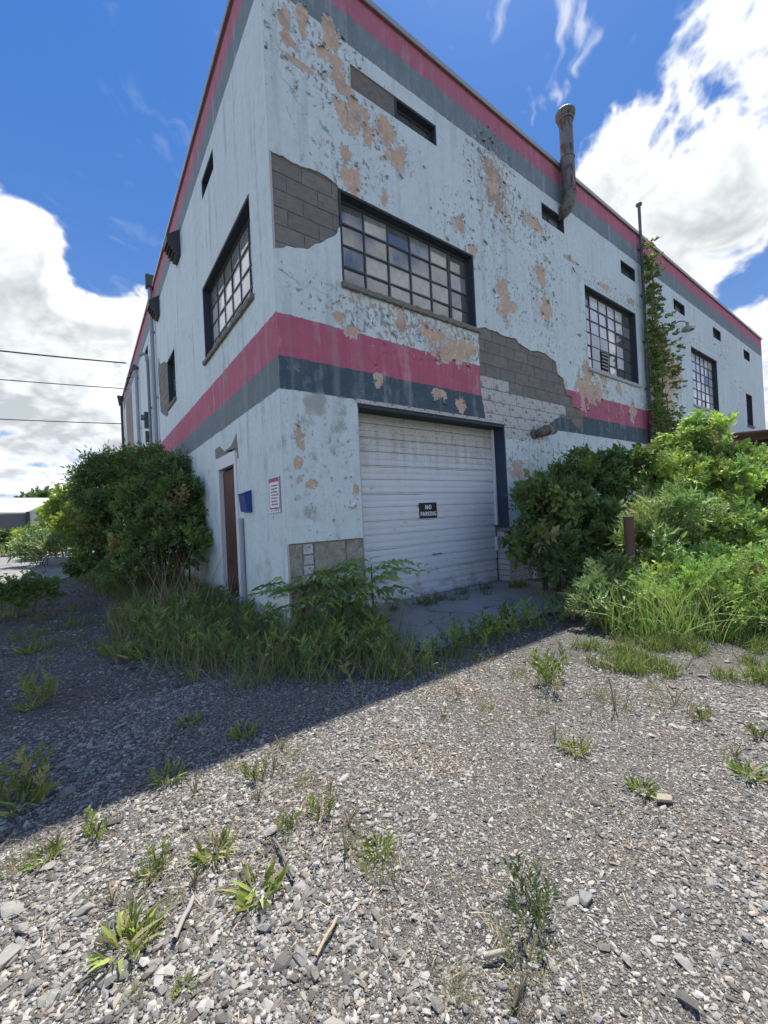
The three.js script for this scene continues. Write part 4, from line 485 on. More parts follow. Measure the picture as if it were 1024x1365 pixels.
// a shrub: stems from its base to its lobes, leafy sprays filling the lobes' outer shells in clumps
function shrub(name, label, category, lobes, o) {
  const r = rng(o.seed), g = thing(name, label, category, o.group); const base = o.base ?? lobes[0].c.clone(); base.y = 0; g.position.copy(base);
  const items = [], stems = [];
  for (const L of lobes) {
    const c = L.c.clone().sub(base), n = Math.round(o.density * L.r * L.r * (L.k ?? 1)), nClump = Math.max(4, Math.round(n / 9));
    for (let k = 0; k < nClump; k++) {
      const d = randDir(r); if (d.y < -0.45) d.y *= -0.6; d.normalize(); const lump = 0.80 + 0.62 * noise3(d.x * 2.2 + L.c.x, d.y * 2.2 + L.c.y, d.z * 2.2 + L.c.z), rad = L.r * lump * (0.42 + 0.6 * Math.pow(r(), 0.7)), cc = new THREE.Vector3(c.x + d.x * rad * (L.sx ?? 1), c.y + d.y * rad * (L.sy ?? 1), c.z + d.z * rad * (L.sz ?? 1));
      const clumpCol = r() < 0.05 ? vary([0.30, 0.27, 0.10], r, 0.3) : vary(o.colors[Math.floor(r() * o.colors.length)], r, 0.34);
      for (let i = 0; i < 9; i++) { const p = cc.clone().addScaledVector(randDir(r), L.r * 0.22 * Math.pow(r(), 0.5)), w = p.clone().add(base); if (w.y < 0.05 || (w.z < 0.05 && w.x > -0.02) || (o.clear && o.clear(w))) continue;
        const dir = d.clone().multiplyScalar(0.8).add(randDir(r).multiplyScalar(0.75)).add(new THREE.Vector3(0, o.lift ?? 0.25, 0)).normalize(); items.push({ p, dir, size: o.size * (0.65 + 0.7 * r()), spin: r() * 6.28, color: vary(clumpCol, r, 0.2) }); }
    }
    const nsh = Math.round((o.shoots ?? 5) * (L.k ?? 1)); for (let k = 0; k < nsh; k++) { const d = randDir(r); d.y = Math.abs(d.y) * 0.9 + 0.15; d.normalize(); const len = L.r * (0.35 + 0.45 * r()), col = vary(o.colors[Math.floor(r() * o.colors.length)], r, 0.25), p0 = c.clone().addScaledVector(d, L.r * 0.85); for (let i = 0; i < 7; i++) { const t = i / 6, p = p0.clone().addScaledVector(d, len * t); p.y -= len * 0.25 * t * t; const w = p.clone().add(base); if (w.y < 0.05 || (w.z < 0.05 && w.x > -0.02) || (o.clear && o.clear(w))) continue; items.push({ p, dir: d.clone().add(randDir(r).multiplyScalar(0.8)).normalize(), size: o.size * (0.9 - 0.45 * t) * (0.7 + 0.5 * r()), spin: r() * 6.28, color: vary(col, r, 0.15) }); } }
    const ns = o.stems ?? 3; for (let k = 0; k < ns; k++) { const e = new THREE.Vector3(c.x + (r() - 0.5) * L.r, c.y + (r() - 0.2) * L.r * 0.7, c.z + (r() - 0.5) * L.r), s = new THREE.Vector3(c.x * 0.55 + (r() - 0.5) * 0.25, -0.05, c.z * 0.55 + (r() - 0.5) * 0.2); const ws = e.clone().add(base); if (ws.z < 0.06 && ws.x > -0.02) e.z = 0.08 - base.z; const ss = s.clone().add(base); if (ss.z < 0.06 && ss.x > -0.06) s.z = 0.1 - base.z;
      stems.push(tube([s, s.clone().lerp(e, 0.5).add(new THREE.Vector3((r() - 0.5) * 0.15, 0.1, (r() - 0.5) * 0.1)), e], (o.stemR ?? 0.012) * (0.7 + r() * 0.6), 6, 5)); }
  }
  if (stems.length) part('stems', mergeGeometries(stems), std(o.stemColor ?? [0.10, 0.075, 0.05], 0.9), g);
  const sp = [].concat(o.spray); sp.forEach((k, i) => { const its = items.filter((_, j) => Math.floor(j / 9) % sp.length === i); if (its.length) instances('foliage', SPRAYS[k], LEAF, its, g); });
  return g;
}
const lobe = (u, v, D, rpx, extra = {}) => { const c = atDist(u, v, D), depth = c.clone().sub(camera.position).applyQuaternion(camera.quaternion.clone().invert()).z * -1; return { c, r: rpx * depth / FOCAL, ...extra }; };
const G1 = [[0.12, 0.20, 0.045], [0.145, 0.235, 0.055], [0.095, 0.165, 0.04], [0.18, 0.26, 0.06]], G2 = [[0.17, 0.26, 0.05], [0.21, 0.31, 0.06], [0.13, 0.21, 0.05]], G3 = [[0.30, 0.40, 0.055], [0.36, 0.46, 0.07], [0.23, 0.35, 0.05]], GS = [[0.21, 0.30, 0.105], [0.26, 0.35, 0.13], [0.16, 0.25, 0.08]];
const offSide = w => (w.x > -0.04 && w.z < 0.05) || (w.x > -1.6 && w.z > -3.1 && w.z < 0);
// left: dense thicket against the side wall
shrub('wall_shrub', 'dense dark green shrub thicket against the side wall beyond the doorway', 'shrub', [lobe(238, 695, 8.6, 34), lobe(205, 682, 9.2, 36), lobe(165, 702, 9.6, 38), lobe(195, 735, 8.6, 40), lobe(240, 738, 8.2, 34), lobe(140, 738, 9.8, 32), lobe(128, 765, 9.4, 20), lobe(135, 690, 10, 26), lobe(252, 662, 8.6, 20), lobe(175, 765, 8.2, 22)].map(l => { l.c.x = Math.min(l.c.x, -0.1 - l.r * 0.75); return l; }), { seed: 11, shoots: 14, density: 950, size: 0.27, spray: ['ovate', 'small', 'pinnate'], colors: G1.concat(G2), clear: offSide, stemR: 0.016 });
shrub('wall_sapling', 'tall dark leafy sapling rising from the back of the side wall thicket', 'tree', [lobe(175, 640, 11, 26), lobe(140, 650, 11.5, 26), lobe(205, 632, 10.5, 22), lobe(150, 625, 11.3, 10), lobe(225, 640, 9.5, 18)].map(l => { l.c.x = Math.min(l.c.x, -0.1 - l.r * 0.7); return l; }), { seed: 12, density: 2300, size: 0.34, spray: 'pinnate', colors: G1, clear: offSide, stemR: 0.02 });
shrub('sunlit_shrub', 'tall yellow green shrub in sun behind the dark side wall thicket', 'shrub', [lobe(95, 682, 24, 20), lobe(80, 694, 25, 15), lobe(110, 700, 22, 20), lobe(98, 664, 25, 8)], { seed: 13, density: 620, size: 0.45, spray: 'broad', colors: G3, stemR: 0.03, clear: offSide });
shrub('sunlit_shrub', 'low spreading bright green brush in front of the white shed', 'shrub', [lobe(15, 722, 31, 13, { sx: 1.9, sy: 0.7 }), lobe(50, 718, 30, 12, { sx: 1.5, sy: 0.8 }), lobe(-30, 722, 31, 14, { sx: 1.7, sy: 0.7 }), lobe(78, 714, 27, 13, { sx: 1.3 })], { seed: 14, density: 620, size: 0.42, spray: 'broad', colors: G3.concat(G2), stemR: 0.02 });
shrub('silvery_shrub', 'pale silvery green weed bush at the edge of the cracked concrete', 'shrub', [lobe(52, 732, 20, 15, { sy: 0.9 }), lobe(66, 738, 19, 11)], { seed: 15, density: 620, size: 0.42, spray: 'lance', colors: GS, stemR: 0.012 });
shrub('shade_weed_bush', 'dark low weed bush on the shaded gravel edge away from the wall', 'weeds', [lobe(25, 795, 8.2, 26, { sy: 0.55 }), lobe(55, 790, 8.4, 20, { sy: 0.5 }), lobe(-10, 800, 8, 28, { sy: 0.5 })], { seed: 16, density: 2000, size: 0.17, spray: 'small', colors: G2, stemR: 0.005 });
// right: dark shrub against the front wall, taller bush beyond, sunny brambles in front
shrub('wall_shrub', 'dark green shrub against the front wall right of the garage', 'shrub', [lobe(745, 690, 6.7, 38), lobe(790, 650, 7.4, 38), lobe(728, 735, 6.3, 32), lobe(790, 720, 6.8, 46), lobe(825, 640, 7.7, 30), lobe(768, 632, 7.4, 18), lobe(760, 765, 6.2, 32), lobe(720, 670, 6.6, 20)].map(l => { l.c.z = Math.max(l.c.z, 0.08 + l.r * 0.55); return l; }), { seed: 21, shoots: 14, density: 1000, size: 0.28, spray: ['pinnate', 'ovate'], colors: G1.concat([[0.13, 0.21, 0.04]]), stemR: 0.016, clear: w => w.x < 4.28 - 1.37 * w.z + 0.25 * noise2(w.y * 3, w.z * 3) });
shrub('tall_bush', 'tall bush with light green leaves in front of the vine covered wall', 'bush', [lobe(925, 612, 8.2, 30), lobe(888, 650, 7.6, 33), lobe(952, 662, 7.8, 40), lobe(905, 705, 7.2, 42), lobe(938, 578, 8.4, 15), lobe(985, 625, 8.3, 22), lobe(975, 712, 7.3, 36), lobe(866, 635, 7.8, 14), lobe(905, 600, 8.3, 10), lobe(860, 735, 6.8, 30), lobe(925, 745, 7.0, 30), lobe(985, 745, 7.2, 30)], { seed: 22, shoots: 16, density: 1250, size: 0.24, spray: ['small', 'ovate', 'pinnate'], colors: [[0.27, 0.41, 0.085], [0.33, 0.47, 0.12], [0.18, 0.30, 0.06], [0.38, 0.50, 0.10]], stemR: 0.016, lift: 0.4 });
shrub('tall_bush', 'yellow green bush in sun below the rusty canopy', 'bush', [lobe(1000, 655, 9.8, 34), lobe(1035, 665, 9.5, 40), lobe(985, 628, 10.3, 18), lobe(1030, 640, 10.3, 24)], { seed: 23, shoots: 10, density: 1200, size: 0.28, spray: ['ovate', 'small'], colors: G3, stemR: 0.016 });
shrub('bramble', 'sunny green bramble thicket spilling over the gravel', 'bush', [lobe(1000, 795, 5.4, 40), lobe(930, 795, 5.3, 38), lobe(865, 803, 5.1, 34), lobe(1030, 780, 5.8, 46), lobe(895, 770, 5.7, 30), lobe(960, 765, 6.1, 32), lobe(1040, 822, 5.1, 34), lobe(965, 820, 5.0, 26)], { seed: 24, shoots: 14, density: 2600, size: 0.17, spray: ['weed', 'small'], colors: [[0.28, 0.44, 0.09], [0.36, 0.52, 0.12], [0.22, 0.36, 0.075], [0.34, 0.46, 0.14]], stemR: 0.008 });
shrub('silvery_shrub', 'pale grey green shrub at the corner of the garage apron', 'shrub', [lobe(800, 800, 5.0, 24), lobe(812, 768, 5.2, 16), lobe(785, 820, 4.8, 18), lobe(825, 818, 4.9, 18)], { seed: 25, shoots: 10, density: 2200, size: 0.17, spray: 'lance', colors: GS, stemR: 0.007 });
shrub('arching_bush', 'airy pale leaved branches arching beside the rusty post', 'bush', [lobe(900, 690, 6.3, 30, { sy: 0.4, k: 0.7 }), lobe(870, 705, 6.1, 24, { sy: 0.5, k: 0.6 }), lobe(860, 730, 5.9, 20, { k: 0.8 })], { seed: 26, density: 1300, size: 0.24, spray: 'lance', colors: [[0.27, 0.37, 0.12], [0.2, 0.31, 0.08]], stemR: 0.008 });
// trees standing beyond the building and behind the shed
shrub('broadleaf_tree', 'dark broadleaf tree rising just past the far end of the front wall', 'tree', [{ c: new THREE.Vector3(26.0, 5.0, -1.5), r: 2.0 }, { c: new THREE.Vector3(26.5, 3.0, 0), r: 2.0 }, { c: new THREE.Vector3(26.3, 6.6, -1.2), r: 1.1 }], { seed: 31, density: 95, size: 0.75, spray: 'broad', colors: G2, stemR: 0.09, stems: 2, clear: w => w.x < 23.4 });
for (const [u, v, D, rp, l] of [[45, 668, 75, 7, 'small dark tree crown showing over the left part of the shed roof'], [60, 666, 70, 6, 'small dark tree crown showing over the ridge of the shed']]) shrub('distant_tree', l, 'tree', [lobe(u, v, D, rp), lobe(u + 3, v + 12, D, rp)], { seed: 40 + u, density: 45, size: 1.0, spray: 'broad', colors: G1, stemR: 0.1, stems: 1 });
// vine climbing the conduit
{ const r = rng(51), g = thing('climbing_vine', 'leafy green vine climbing the thin conduit up to the parapet', 'vine'); g.position.set(10.2, 0, 0.06); const items = [];
  const runs = []; for (let k = 0; k < 18; k++) { const top = k < 6 ? 7.4 + r() * 1.1 : 2.4 + r() * 4.0; let x = k < 6 ? -0.3 + r() * 0.4 : -0.25 + r() * 1.35; const pts = []; for (let y = 0; y < top; y += 0.16) { x += (r() - 0.47) * 0.09; x = clamp(x, -0.38, k < 6 ? 0.45 : 1.35); pts.push([x, y]); } runs.push(pts); }
  for (const pts of runs) for (const [x, y] of pts) { if (y < 0.8) continue; const n = noise2(x * 2 + 5, y * 1.1) + 0.35; for (let q = 0; q < 3; q++) if (r() < clamp(0.3 + n)) { items.push({ p: new THREE.Vector3(x + (r() - 0.5) * 0.2, y + (r() - 0.5) * 0.16, 0.02 + r() * r() * 0.2), dir: new THREE.Vector3(r() - 0.5, r() - 0.6, 0.4 + r() * 0.6).normalize(), size: 0.15 * (0.6 + r() * 0.8), spin: r() * 6.28, color: vary(pick([...G2, [0.26, 0.3, 0.1], [0.3, 0.26, 0.14]], r), r, 0.25) }); } }
  const st = []; for (let k = 0; k < 9; k++) { const pts = []; let x = 0.1 + r() * 0.7; for (let y = -0.05; y < 4.5 + r() * 3.6; y += 0.7) { pts.push([x, y, 0.02 + r() * 0.04]); x += (r() - 0.55) * 0.25; x = clamp(x, 0, 1.0); } st.push(tube(pts, 0.012 + r() * 0.008, 28, 5)); }
  part('stems', mergeGeometries(st), std([0.12, 0.095, 0.07], 0.9), g); instances('foliage', SPRAYS.broad, LEAF, items, g); }
// tree-of-heaven seedlings at the corner pier
function seedling(u, v, D, h, n, seed, label) { const r = rng(seed), p = atDist(u, v, D), g = thing('seedling_tree', label, 'seedling', 'feathery seedlings by the corner pier'); g.position.set(p.x, 0, p.z); const items = [], st = [new THREE.CylinderGeometry(0.008, 0.014, h, 6).translate(0, h / 2, 0)];
  for (let k = 0; k < n; k++) { const t = 0.35 + 0.65 * k / n, a = k * 2.4 + r(); items.push({ p: new THREE.Vector3(0, h * t, 0), dir: new THREE.Vector3(Math.cos(a), 0.25 + r() * 0.8, Math.sin(a)).normalize(), size: 0.40 + r() * 0.2, spin: 0, color: vary([0.25, 0.37, 0.09], r, 0.3) }); }
  part('stem', mergeGeometries(st), std([0.12, 0.11, 0.06], 0.9), g);
  const im = new THREE.InstancedMesh(SPRAYS.frond, LEAF, items.length); im.name = 'leaves'; items.forEach((it, i) => { const z = it.dir, up = new THREE.Vector3(0, 1, 0), x = new THREE.Vector3().crossVectors(z, up).normalize(), nrm = new THREE.Vector3().crossVectors(x, z); _m.makeBasis(x, z, nrm).scale(_s.setScalar(it.size)).setPosition(it.p); im.setMatrixAt(i, _m); im.setColorAt(i, _c.setRGB(...it.color)); }); im.castShadow = im.receiveShadow = true; im.userData.kind = 'stuff'; g.add(im); }
seedling(405, 815, 4.75, 0.62, 14, 61, 'feathery leaved seedling tree growing right at the building corner'); seedling(448, 812, 4.8, 0.66, 14, 62, 'feathery leaved seedling tree in front of the stone footing'); seedling(498, 815, 4.9, 0.68, 15, 63, 'feathery leaved seedling tree at the edge of the garage door');
// grass and weeds rooted along the foot of the walls: nobody could count the blades
function grass(name, label, poly, n, hMin, hMax, colors, seed, o = {}) { const r = rng(seed), xs = poly.map(p => p[0]), zs = poly.map(p => p[1]), sets = [[], [], []]; let k = 0, guard = 0;
  while (k < n && guard++ < n * 20) { const x = Math.min(...xs) + r() * (Math.max(...xs) - Math.min(...xs)), z = Math.min(...zs) + r() * (Math.max(...zs) - Math.min(...zs)); const wp = o.warp ?? 0.14; if (!inPoly(x + wp * noise2(x * 4, z * 4) + (r() - 0.5) * wp * 1.6, z + wp * noise2(x * 4 + 8, z * 4) + (r() - 0.5) * wp * 1.6, poly)) continue; if (x > -0.02 && z < 0.02) continue; const pn = fbm(x * 2.3 + seed, z * 2.3, 3); if (pn < (o.gap ?? -0.35) + r() * 0.2) continue;
    const nw = o.wall ? clamp(0.55 + 0.9 * Math.min(1, Math.hypot(Math.max(0, -x), Math.max(0, z)) * 1.2), 0.5, 1) : 1, h = (hMin + (hMax - hMin) * Math.pow(r(), 1.5)) * (0.8 + 0.5 * pn) * nw, a = r() * 6.28, tl = 0.12 + r() * (o.wall ? 0.8 : 0.45); sets[Math.floor(r() * 3)].push({ p: new THREE.Vector3(x, 0.0, z), dir: new THREE.Vector3(Math.cos(a) * tl, 1, Math.sin(a) * tl).normalize(), size: [h * (o.wide ?? 1), h, h], spin: r() * 6.28, color: vary(colors[Math.floor(r() * colors.length)], r, 0.3) }); k++; }
  const g = new THREE.Group(); g.name = numbered(name); tag(g, label, 'grass', null, 'stuff'); scene.add(g); sets.forEach((s, i) => s.length && instances('blades', BLADES[i], BLADE, s, g)); return g; }
const GR = [[0.15, 0.22, 0.045], [0.16, 0.22, 0.05], [0.09, 0.15, 0.04], [0.22, 0.21, 0.09], [0.19, 0.24, 0.055]];
grass('grass_patch', 'rough green grass growing along the foot of the corner pier and doorway', [[-1.65, -2.3], [-1.5, -1.2], [-1.2, 0.25], [-0.85, 0.95], [-0.45, 1.4], [0.1, 1.95], [0.35, 1.9], [0.5, 1.3], [0.75, 0.75], [0.95, 0.1], [0, 0], [0, -4], [-0.9, -3.6]], 13000, 0.10, 0.40, GR.concat([[0.30, 0.26, 0.13]]), 71, { gap: -0.42, wall: true, warp: 0.28 });
grass('grass_patch', 'thin weedy grass along the front edge of the garage apron', [[0.3, 1.95], [0.6, 1.55], [1.3, 1.45], [2.0, 1.5], [2.8, 1.5], [2.7, 1.9], [1.8, 1.85], [1.0, 1.9], [0.5, 2.1]], 1300, 0.05, 0.15, GR, 72, { gap: -0.15, wide: 1.6 });
grass('grass_patch', 'bright clover and grass strip at the sunny edge of the gravel', [[1.55, 2.35], [2.3, 2.5], [3.2, 3.2], [3.6, 3.9], [2.4, 3.9], [1.9, 3.6], [1.5, 3.1], [1.35, 2.7]], 7000, 0.05, 0.15, [[0.17, 0.24, 0.035], [0.21, 0.28, 0.05], [0.13, 0.2, 0.03], [0.25, 0.24, 0.09]], 73, { wide: 2.2, gap: -0.05 });
grass('grass_patch', 'dark grass at the foot of the side wall thicket', [[-2.1, -9], [-1.6, -5.5], [-1.3, -3.2], [-0.7, -2.6], [0, -3], [0, -9]], 9000, 0.15, 0.4, GR, 74);
grass('grass_patch', 'weeds sprouting along the bottom of the garage door', [[1.3, -0.2], [4.0, -0.2], [4.2, 0.5], [3.4, 0.32], [2.6, 0.22], [1.3, 0.12]], 900, 0.06, 0.2, GR, 75, { wide: 2.4, gap: 0.0 });
grass('grass_patch', 'tall bright meadow grass in the far sunny yard by the shed', [[-20, -42], [-20, -24], [-6.5, -24], [-4.2, -32], [-3, -55], [-20, -60]], 9000, 0.35, 0.9, [[0.16, 0.22, 0.035], [0.2, 0.25, 0.05], [0.12, 0.18, 0.03]], 76, { wide: 3 });
grass('grass_patch', 'thin sparse grass scattered on the sunny gravel before the bramble', [[-0.3, 2.2], [0.6, 2.1], [1.5, 2.2], [1.6, 3.0], [1.2, 3.5], [0.3, 3.1]], 1100, 0.03, 0.11, [[0.16, 0.2, 0.05], [0.24, 0.22, 0.10], [0.12, 0.17, 0.04]], 77, { gap: 0.0 });
grass('grass_patch', 'scattered dark grass on the shaded gravel beside the thicket', [[-3.0, -7], [-1.7, -3.2], [-1.2, -1], [-1.6, 0.2], [-2.2, -0.8], [-3.0, -4]], 1500, 0.05, 0.2, GR, 78, { gap: 0.08, wide: 1.5 });
{ const r = rng(86), items = [], P = [[-1.6, -2.3], [-1.2, 0.25], [-0.45, 1.4], [0.1, 1.95], [0.35, 1.9], [0.5, 1.3], [0.75, 0.75], [0.95, 0.1], [0, 0], [0, -3]]; while (items.length < 420) { const x = -1.6 + r() * 2.6, z = -2.8 + r() * 4.8; if (!inPoly(x, z, P) || (x > -0.05 && z < 0.05)) continue; items.push({ p: new THREE.Vector3(x, 0.02, z), dir: new THREE.Vector3((r() - 0.5) * 0.9, 1, (r() - 0.5) * 0.9).normalize(), size: 0.1 + r() * 0.18, spin: r() * 6.28, color: vary(pick([...G2, [0.24, 0.27, 0.09]], r), r, 0.3) }); }
  for (let k = 0; k < 80; k++) { const x = 0.5 + r() * 2.3, z = 1.45 + r() * 0.45; items.push({ p: new THREE.Vector3(x, 0.02, z), dir: new THREE.Vector3((r() - 0.5) * 1.4, 1, (r() - 0.5) * 1.4).normalize(), size: 0.1 + r() * 0.16, spin: r() * 6.28, color: vary(pick(G2, r), r, 0.3) }); }
  const g = new THREE.Group(); g.name = numbered('ground_weeds'); tag(g, 'mixed broadleaf weeds among the grass round the corner pier and apron edge', 'weeds', null, 'stuff'); scene.add(g); instances('weeds', SPRAYS.weed, LEAF, items.filter((_, i) => i % 3), g); instances('weeds', SPRAYS.lance, LEAF, items.filter((_, i) => i % 3 === 0), g); }
grass('tall_grass', 'tall light green grass and weeds in sun among the bramble', [[2.25, 2.35], [2.7, 2.2], [3.6, 2.4], [4.6, 3.2], [4.6, 4.2], [3.4, 4.0], [3.0, 3.4], [2.5, 2.9]], 6500, 0.25, 0.7, [[0.26, 0.40, 0.08], [0.33, 0.47, 0.10], [0.2, 0.32, 0.07], [0.38, 0.42, 0.14]], 79, { gap: -0.6, wide: 0.8 });
// dry stalks in front of the thicket
{ const r = rng(81), items = []; for (let k = 0; k < 90; k++) { const x = -1.25 + r() * 1.15, z = -3.6 + r() * 2.3, a = r() * 6.28; items.push({ p: new THREE.Vector3(x, 0, z), dir: new THREE.Vector3(Math.cos(a) * 0.35, 1, Math.sin(a) * 0.35).normalize(), size: [0.28, 0.5 + r() * 0.7, 0.5], spin: r() * 6.28, color: vary([0.24, 0.20, 0.13], r, 0.3) }); } const g = new THREE.Group(); g.name = numbered('dry_stalks'); tag(g, 'thin dry tan stalks standing in front of the side wall thicket', 'stalks', null, 'stuff'); scene.add(g); instances('stalk', BLADES[0], DRY, items, g); }
// single weeds in the gravel
function weed(u, v, kind, s, seed, own, tone) {
  s *= 0.98; const r = rng(seed), p = onGround(u, v), K = { rosette: ['rosette_weed', 'low rosette of long green leaves rooted in the gravel', 'weed', 'leaf rosettes in the gravel'], tuft: ['grass_tuft', 'small tuft of fine grass rooted in the gravel', 'grass tuft', 'grass tufts in the gravel'], leafy: ['leafy_weed', 'small upright leafy weed rooted in the gravel', 'weed', 'leafy weeds in the gravel'], dry: ['dry_weed', 'half dried yellowish weed with thin stems in the gravel', 'weed', 'dry weeds in the gravel'] }[kind];
  const g = thing(K[0], own ?? K[1], K[2], K[3]); g.position.set(p.x, 0, p.z); const lit = p.z > 2.0;
  const it = [], n = kind === 'tuft' ? 90 : kind === 'rosette' ? 64 : kind === 'leafy' ? 14 : 40, cols = kind === 'dry' ? [[0.22, 0.20, 0.08], [0.3, 0.24, 0.13], [0.14, 0.17, 0.05]] : kind === 'tuft' ? [[0.18, 0.24, 0.045], [0.25, 0.28, 0.06], [0.34, 0.29, 0.13]] : [[0.21, 0.29, 0.045], [0.28, 0.35, 0.06], [0.15, 0.22, 0.045], [0.34, 0.30, 0.12]]; void lit;
  for (let k = 0; k < n; k++) { const a = r() * 6.28, rr = Math.sqrt(r()) * s * 0.4, q = new THREE.Vector3(Math.cos(a) * rr, 0, Math.sin(a) * rr), out = kind === 'rosette' ? 0.7 + r() * 0.9 : kind === 'leafy' ? 0.2 + r() * 0.4 : 0.15 + r() * 0.6; it.push({ p: q, dir: new THREE.Vector3(Math.cos(a) * out, 1, Math.sin(a) * out).normalize(), size: kind === 'rosette' ? [s * 0.42 * (0.6 + r() * 0.6), s * (0.28 + r() * 0.5), s * 0.5] : kind === 'leafy' ? s * (0.45 + r() * 0.6) : [s * 0.4, s * (0.35 + r() * (kind === 'dry' ? 0.45 : 0.7)), s * 0.7], spin: r() * 6.28, color: vary(tone ?? pick(cols, r), r, 0.25) }); }
  instances('leaves', kind === 'rosette' ? LEAFLONG : kind === 'leafy' ? SPRAYS.weed : BLADES[Math.floor(r() * 3)], LEAF, it, g);
  if (kind === 'leafy' || kind === 'dry') { const st = []; for (let k = 0; k < 4; k++) { const h = s * (0.35 + r() * 0.45), a = r() * 6.28, b = 0.2 + r() * 0.5; st.push(tube([[0, -0.01, 0], [Math.cos(a) * b * h * 0.4, h * 0.5, Math.sin(a) * b * h * 0.4], [Math.cos(a) * b * h, h, Math.sin(a) * b * h]], 0.003, 5, 4)); } part('stems', mergeGeometries(st), std(kind === 'dry' ? [0.24, 0.2, 0.11] : [0.12, 0.13, 0.05], 0.9), g); }
  return g;
}
const LEAFLONG = leafGeo(0.11, 0.05, 0.35);
[[735, 915, 'leafy', 0.28, 'bushy yellow green weed standing between the apron corner and the clover strip'], [285, 1140, 'rosette', 0.13], [343, 1190, 'rosette', 0.14, 'bright green leaf rosette at the end of the dark weathered stick'], [505, 1165, 'tuft', 0.16, 'dense yellow green grass tuft with broad leaves behind it'], [505, 1135, 'rosette', 0.09, 'small broad leaf rosette growing behind the dense grass tuft'], [712, 1228, 'leafy', 0.15, 'tallest dark leafy weed standing alone in the gravel with a grass tuft at its foot', [0.14, 0.19, 0.06]], [700, 1285, 'tuft', 0.15, 'yellowing grass tuft at the foot of the tallest leafy weed'], [165, 1265, 'rosette', 0.15, 'wide leaf rosette near the pale bleached split stick'], [190, 1250, 'rosette', 0.09], [25, 1075, 'rosette', 0.20], [40, 1055, 'leafy', 0.2], [60, 930, 'leafy', 0.25, 'upright leafy weed alone on the shaded gravel'], [40, 945, 'rosette', 0.14], [250, 965, 'rosette', 0.12], [325, 980, 'rosette', 0.14], [210, 1160, 'leafy', 0.09], [200, 1170, 'rosette', 0.07], [365, 1030, 'dry', 0.14], [260, 1060, 'dry', 0.15], [225, 1040, 'rosette', 0.13], [857, 1055, 'rosette', 0.10, 'small leaf rosette right beside the tan wood chip'], [1000, 1035, 'rosette', 0.13], [765, 1000, 'rosette', 0.12], [740, 985, 'dry', 0.12], [610, 1320, 'tuft', 0.09], [410, 1045, 'tuft', 0.10], [425, 1090, 'leafy', 0.09], [460, 1140, 'dry', 0.12], [130, 1115, 'leafy', 0.1], [60, 1145, 'rosette', 0.1], [25, 1160, 'tuft', 0.12], [385, 1110, 'leafy', 0.08], [245, 1320, 'rosette', 0.05], [820, 945, 'dry', 0.22], [900, 940, 'dry', 0.2], [935, 960, 'leafy', 0.1], [610, 930, 'dry', 0.14], [160, 870, 'rosette', 0.3], [195, 875, 'rosette', 0.28], [40, 870, 'rosette', 0.2], [340, 1040, 'leafy', 0.1], [465, 1100, 'dry', 0.1], [180, 1330, 'tuft', 0.05], [980, 1010, 'dry', 0.1], [1015, 985, 'leafy', 0.1], [690, 1345, 'tuft', 0.06], [345, 1065, 'dry', 0.1], [395, 1010, 'tuft', 0.1], [440, 1060, 'dry', 0.09], [375, 1000, 'dry', 0.12], [475, 1125, 'tuft', 0.09], [150, 1205, 'dry', 0.08], [260, 1180, 'dry', 0.09], [235, 1200, 'tuft', 0.07], [590, 960, 'dry', 0.1], [650, 945, 'tuft', 0.09], [690, 900, 'tuft', 0.12], [800, 930, 'tuft', 0.1], [870, 920, 'tuft', 0.1], [310, 1025, 'tuft', 0.08], [75, 1130, 'dry', 0.1]].forEach(([u, v, k, s, own, tone], i) => weed(u, v, k, s, 300 + i, own, tone));
// dead stems and straw lying in the gravel
{ const r = rng(88), items = []; const seeds = [[-1.3, 2.75], [-1.05, 2.6], [-0.95, 3.4], [-1.6, 2.7], [0.3, 2.6], [0.9, 2.5], [1.3, 2.9], [-0.5, 2.1], [-1.2, 1.7], [-1.9, 2.3], [-0.2, 3.3]]; for (let k = 0; k < 3400; k++) { const q = pick(seeds, r), sp = 0.12 + 0.55 * r(), a = r() * 6.28, b = r() * 6.28, x = q[0] + Math.cos(a) * sp * Math.sqrt(r()), z = q[1] + Math.sin(a) * sp * Math.sqrt(r()); items.push({ p: new THREE.Vector3(x, 0.008 + r() * 0.008, z), dir: new THREE.Vector3(Math.cos(b), 0.02 + r() * 0.12, Math.sin(b)).normalize(), size: [0.09, 0.03 + r() * 0.07, 0.02], spin: r() * 6.28, color: vary(pick([[0.34, 0.27, 0.16], [0.22, 0.16, 0.10], [0.42, 0.36, 0.24], [0.15, 0.11, 0.075]], r), r, 0.3) }); }
  const g = new THREE.Group(); g.name = numbered('straw_litter'); tag(g, 'dead straw and stem litter scattered between the weeds on the gravel', 'litter', null, 'stuff'); scene.add(g); instances('straw', BLADES[1], DRY, items, g); }

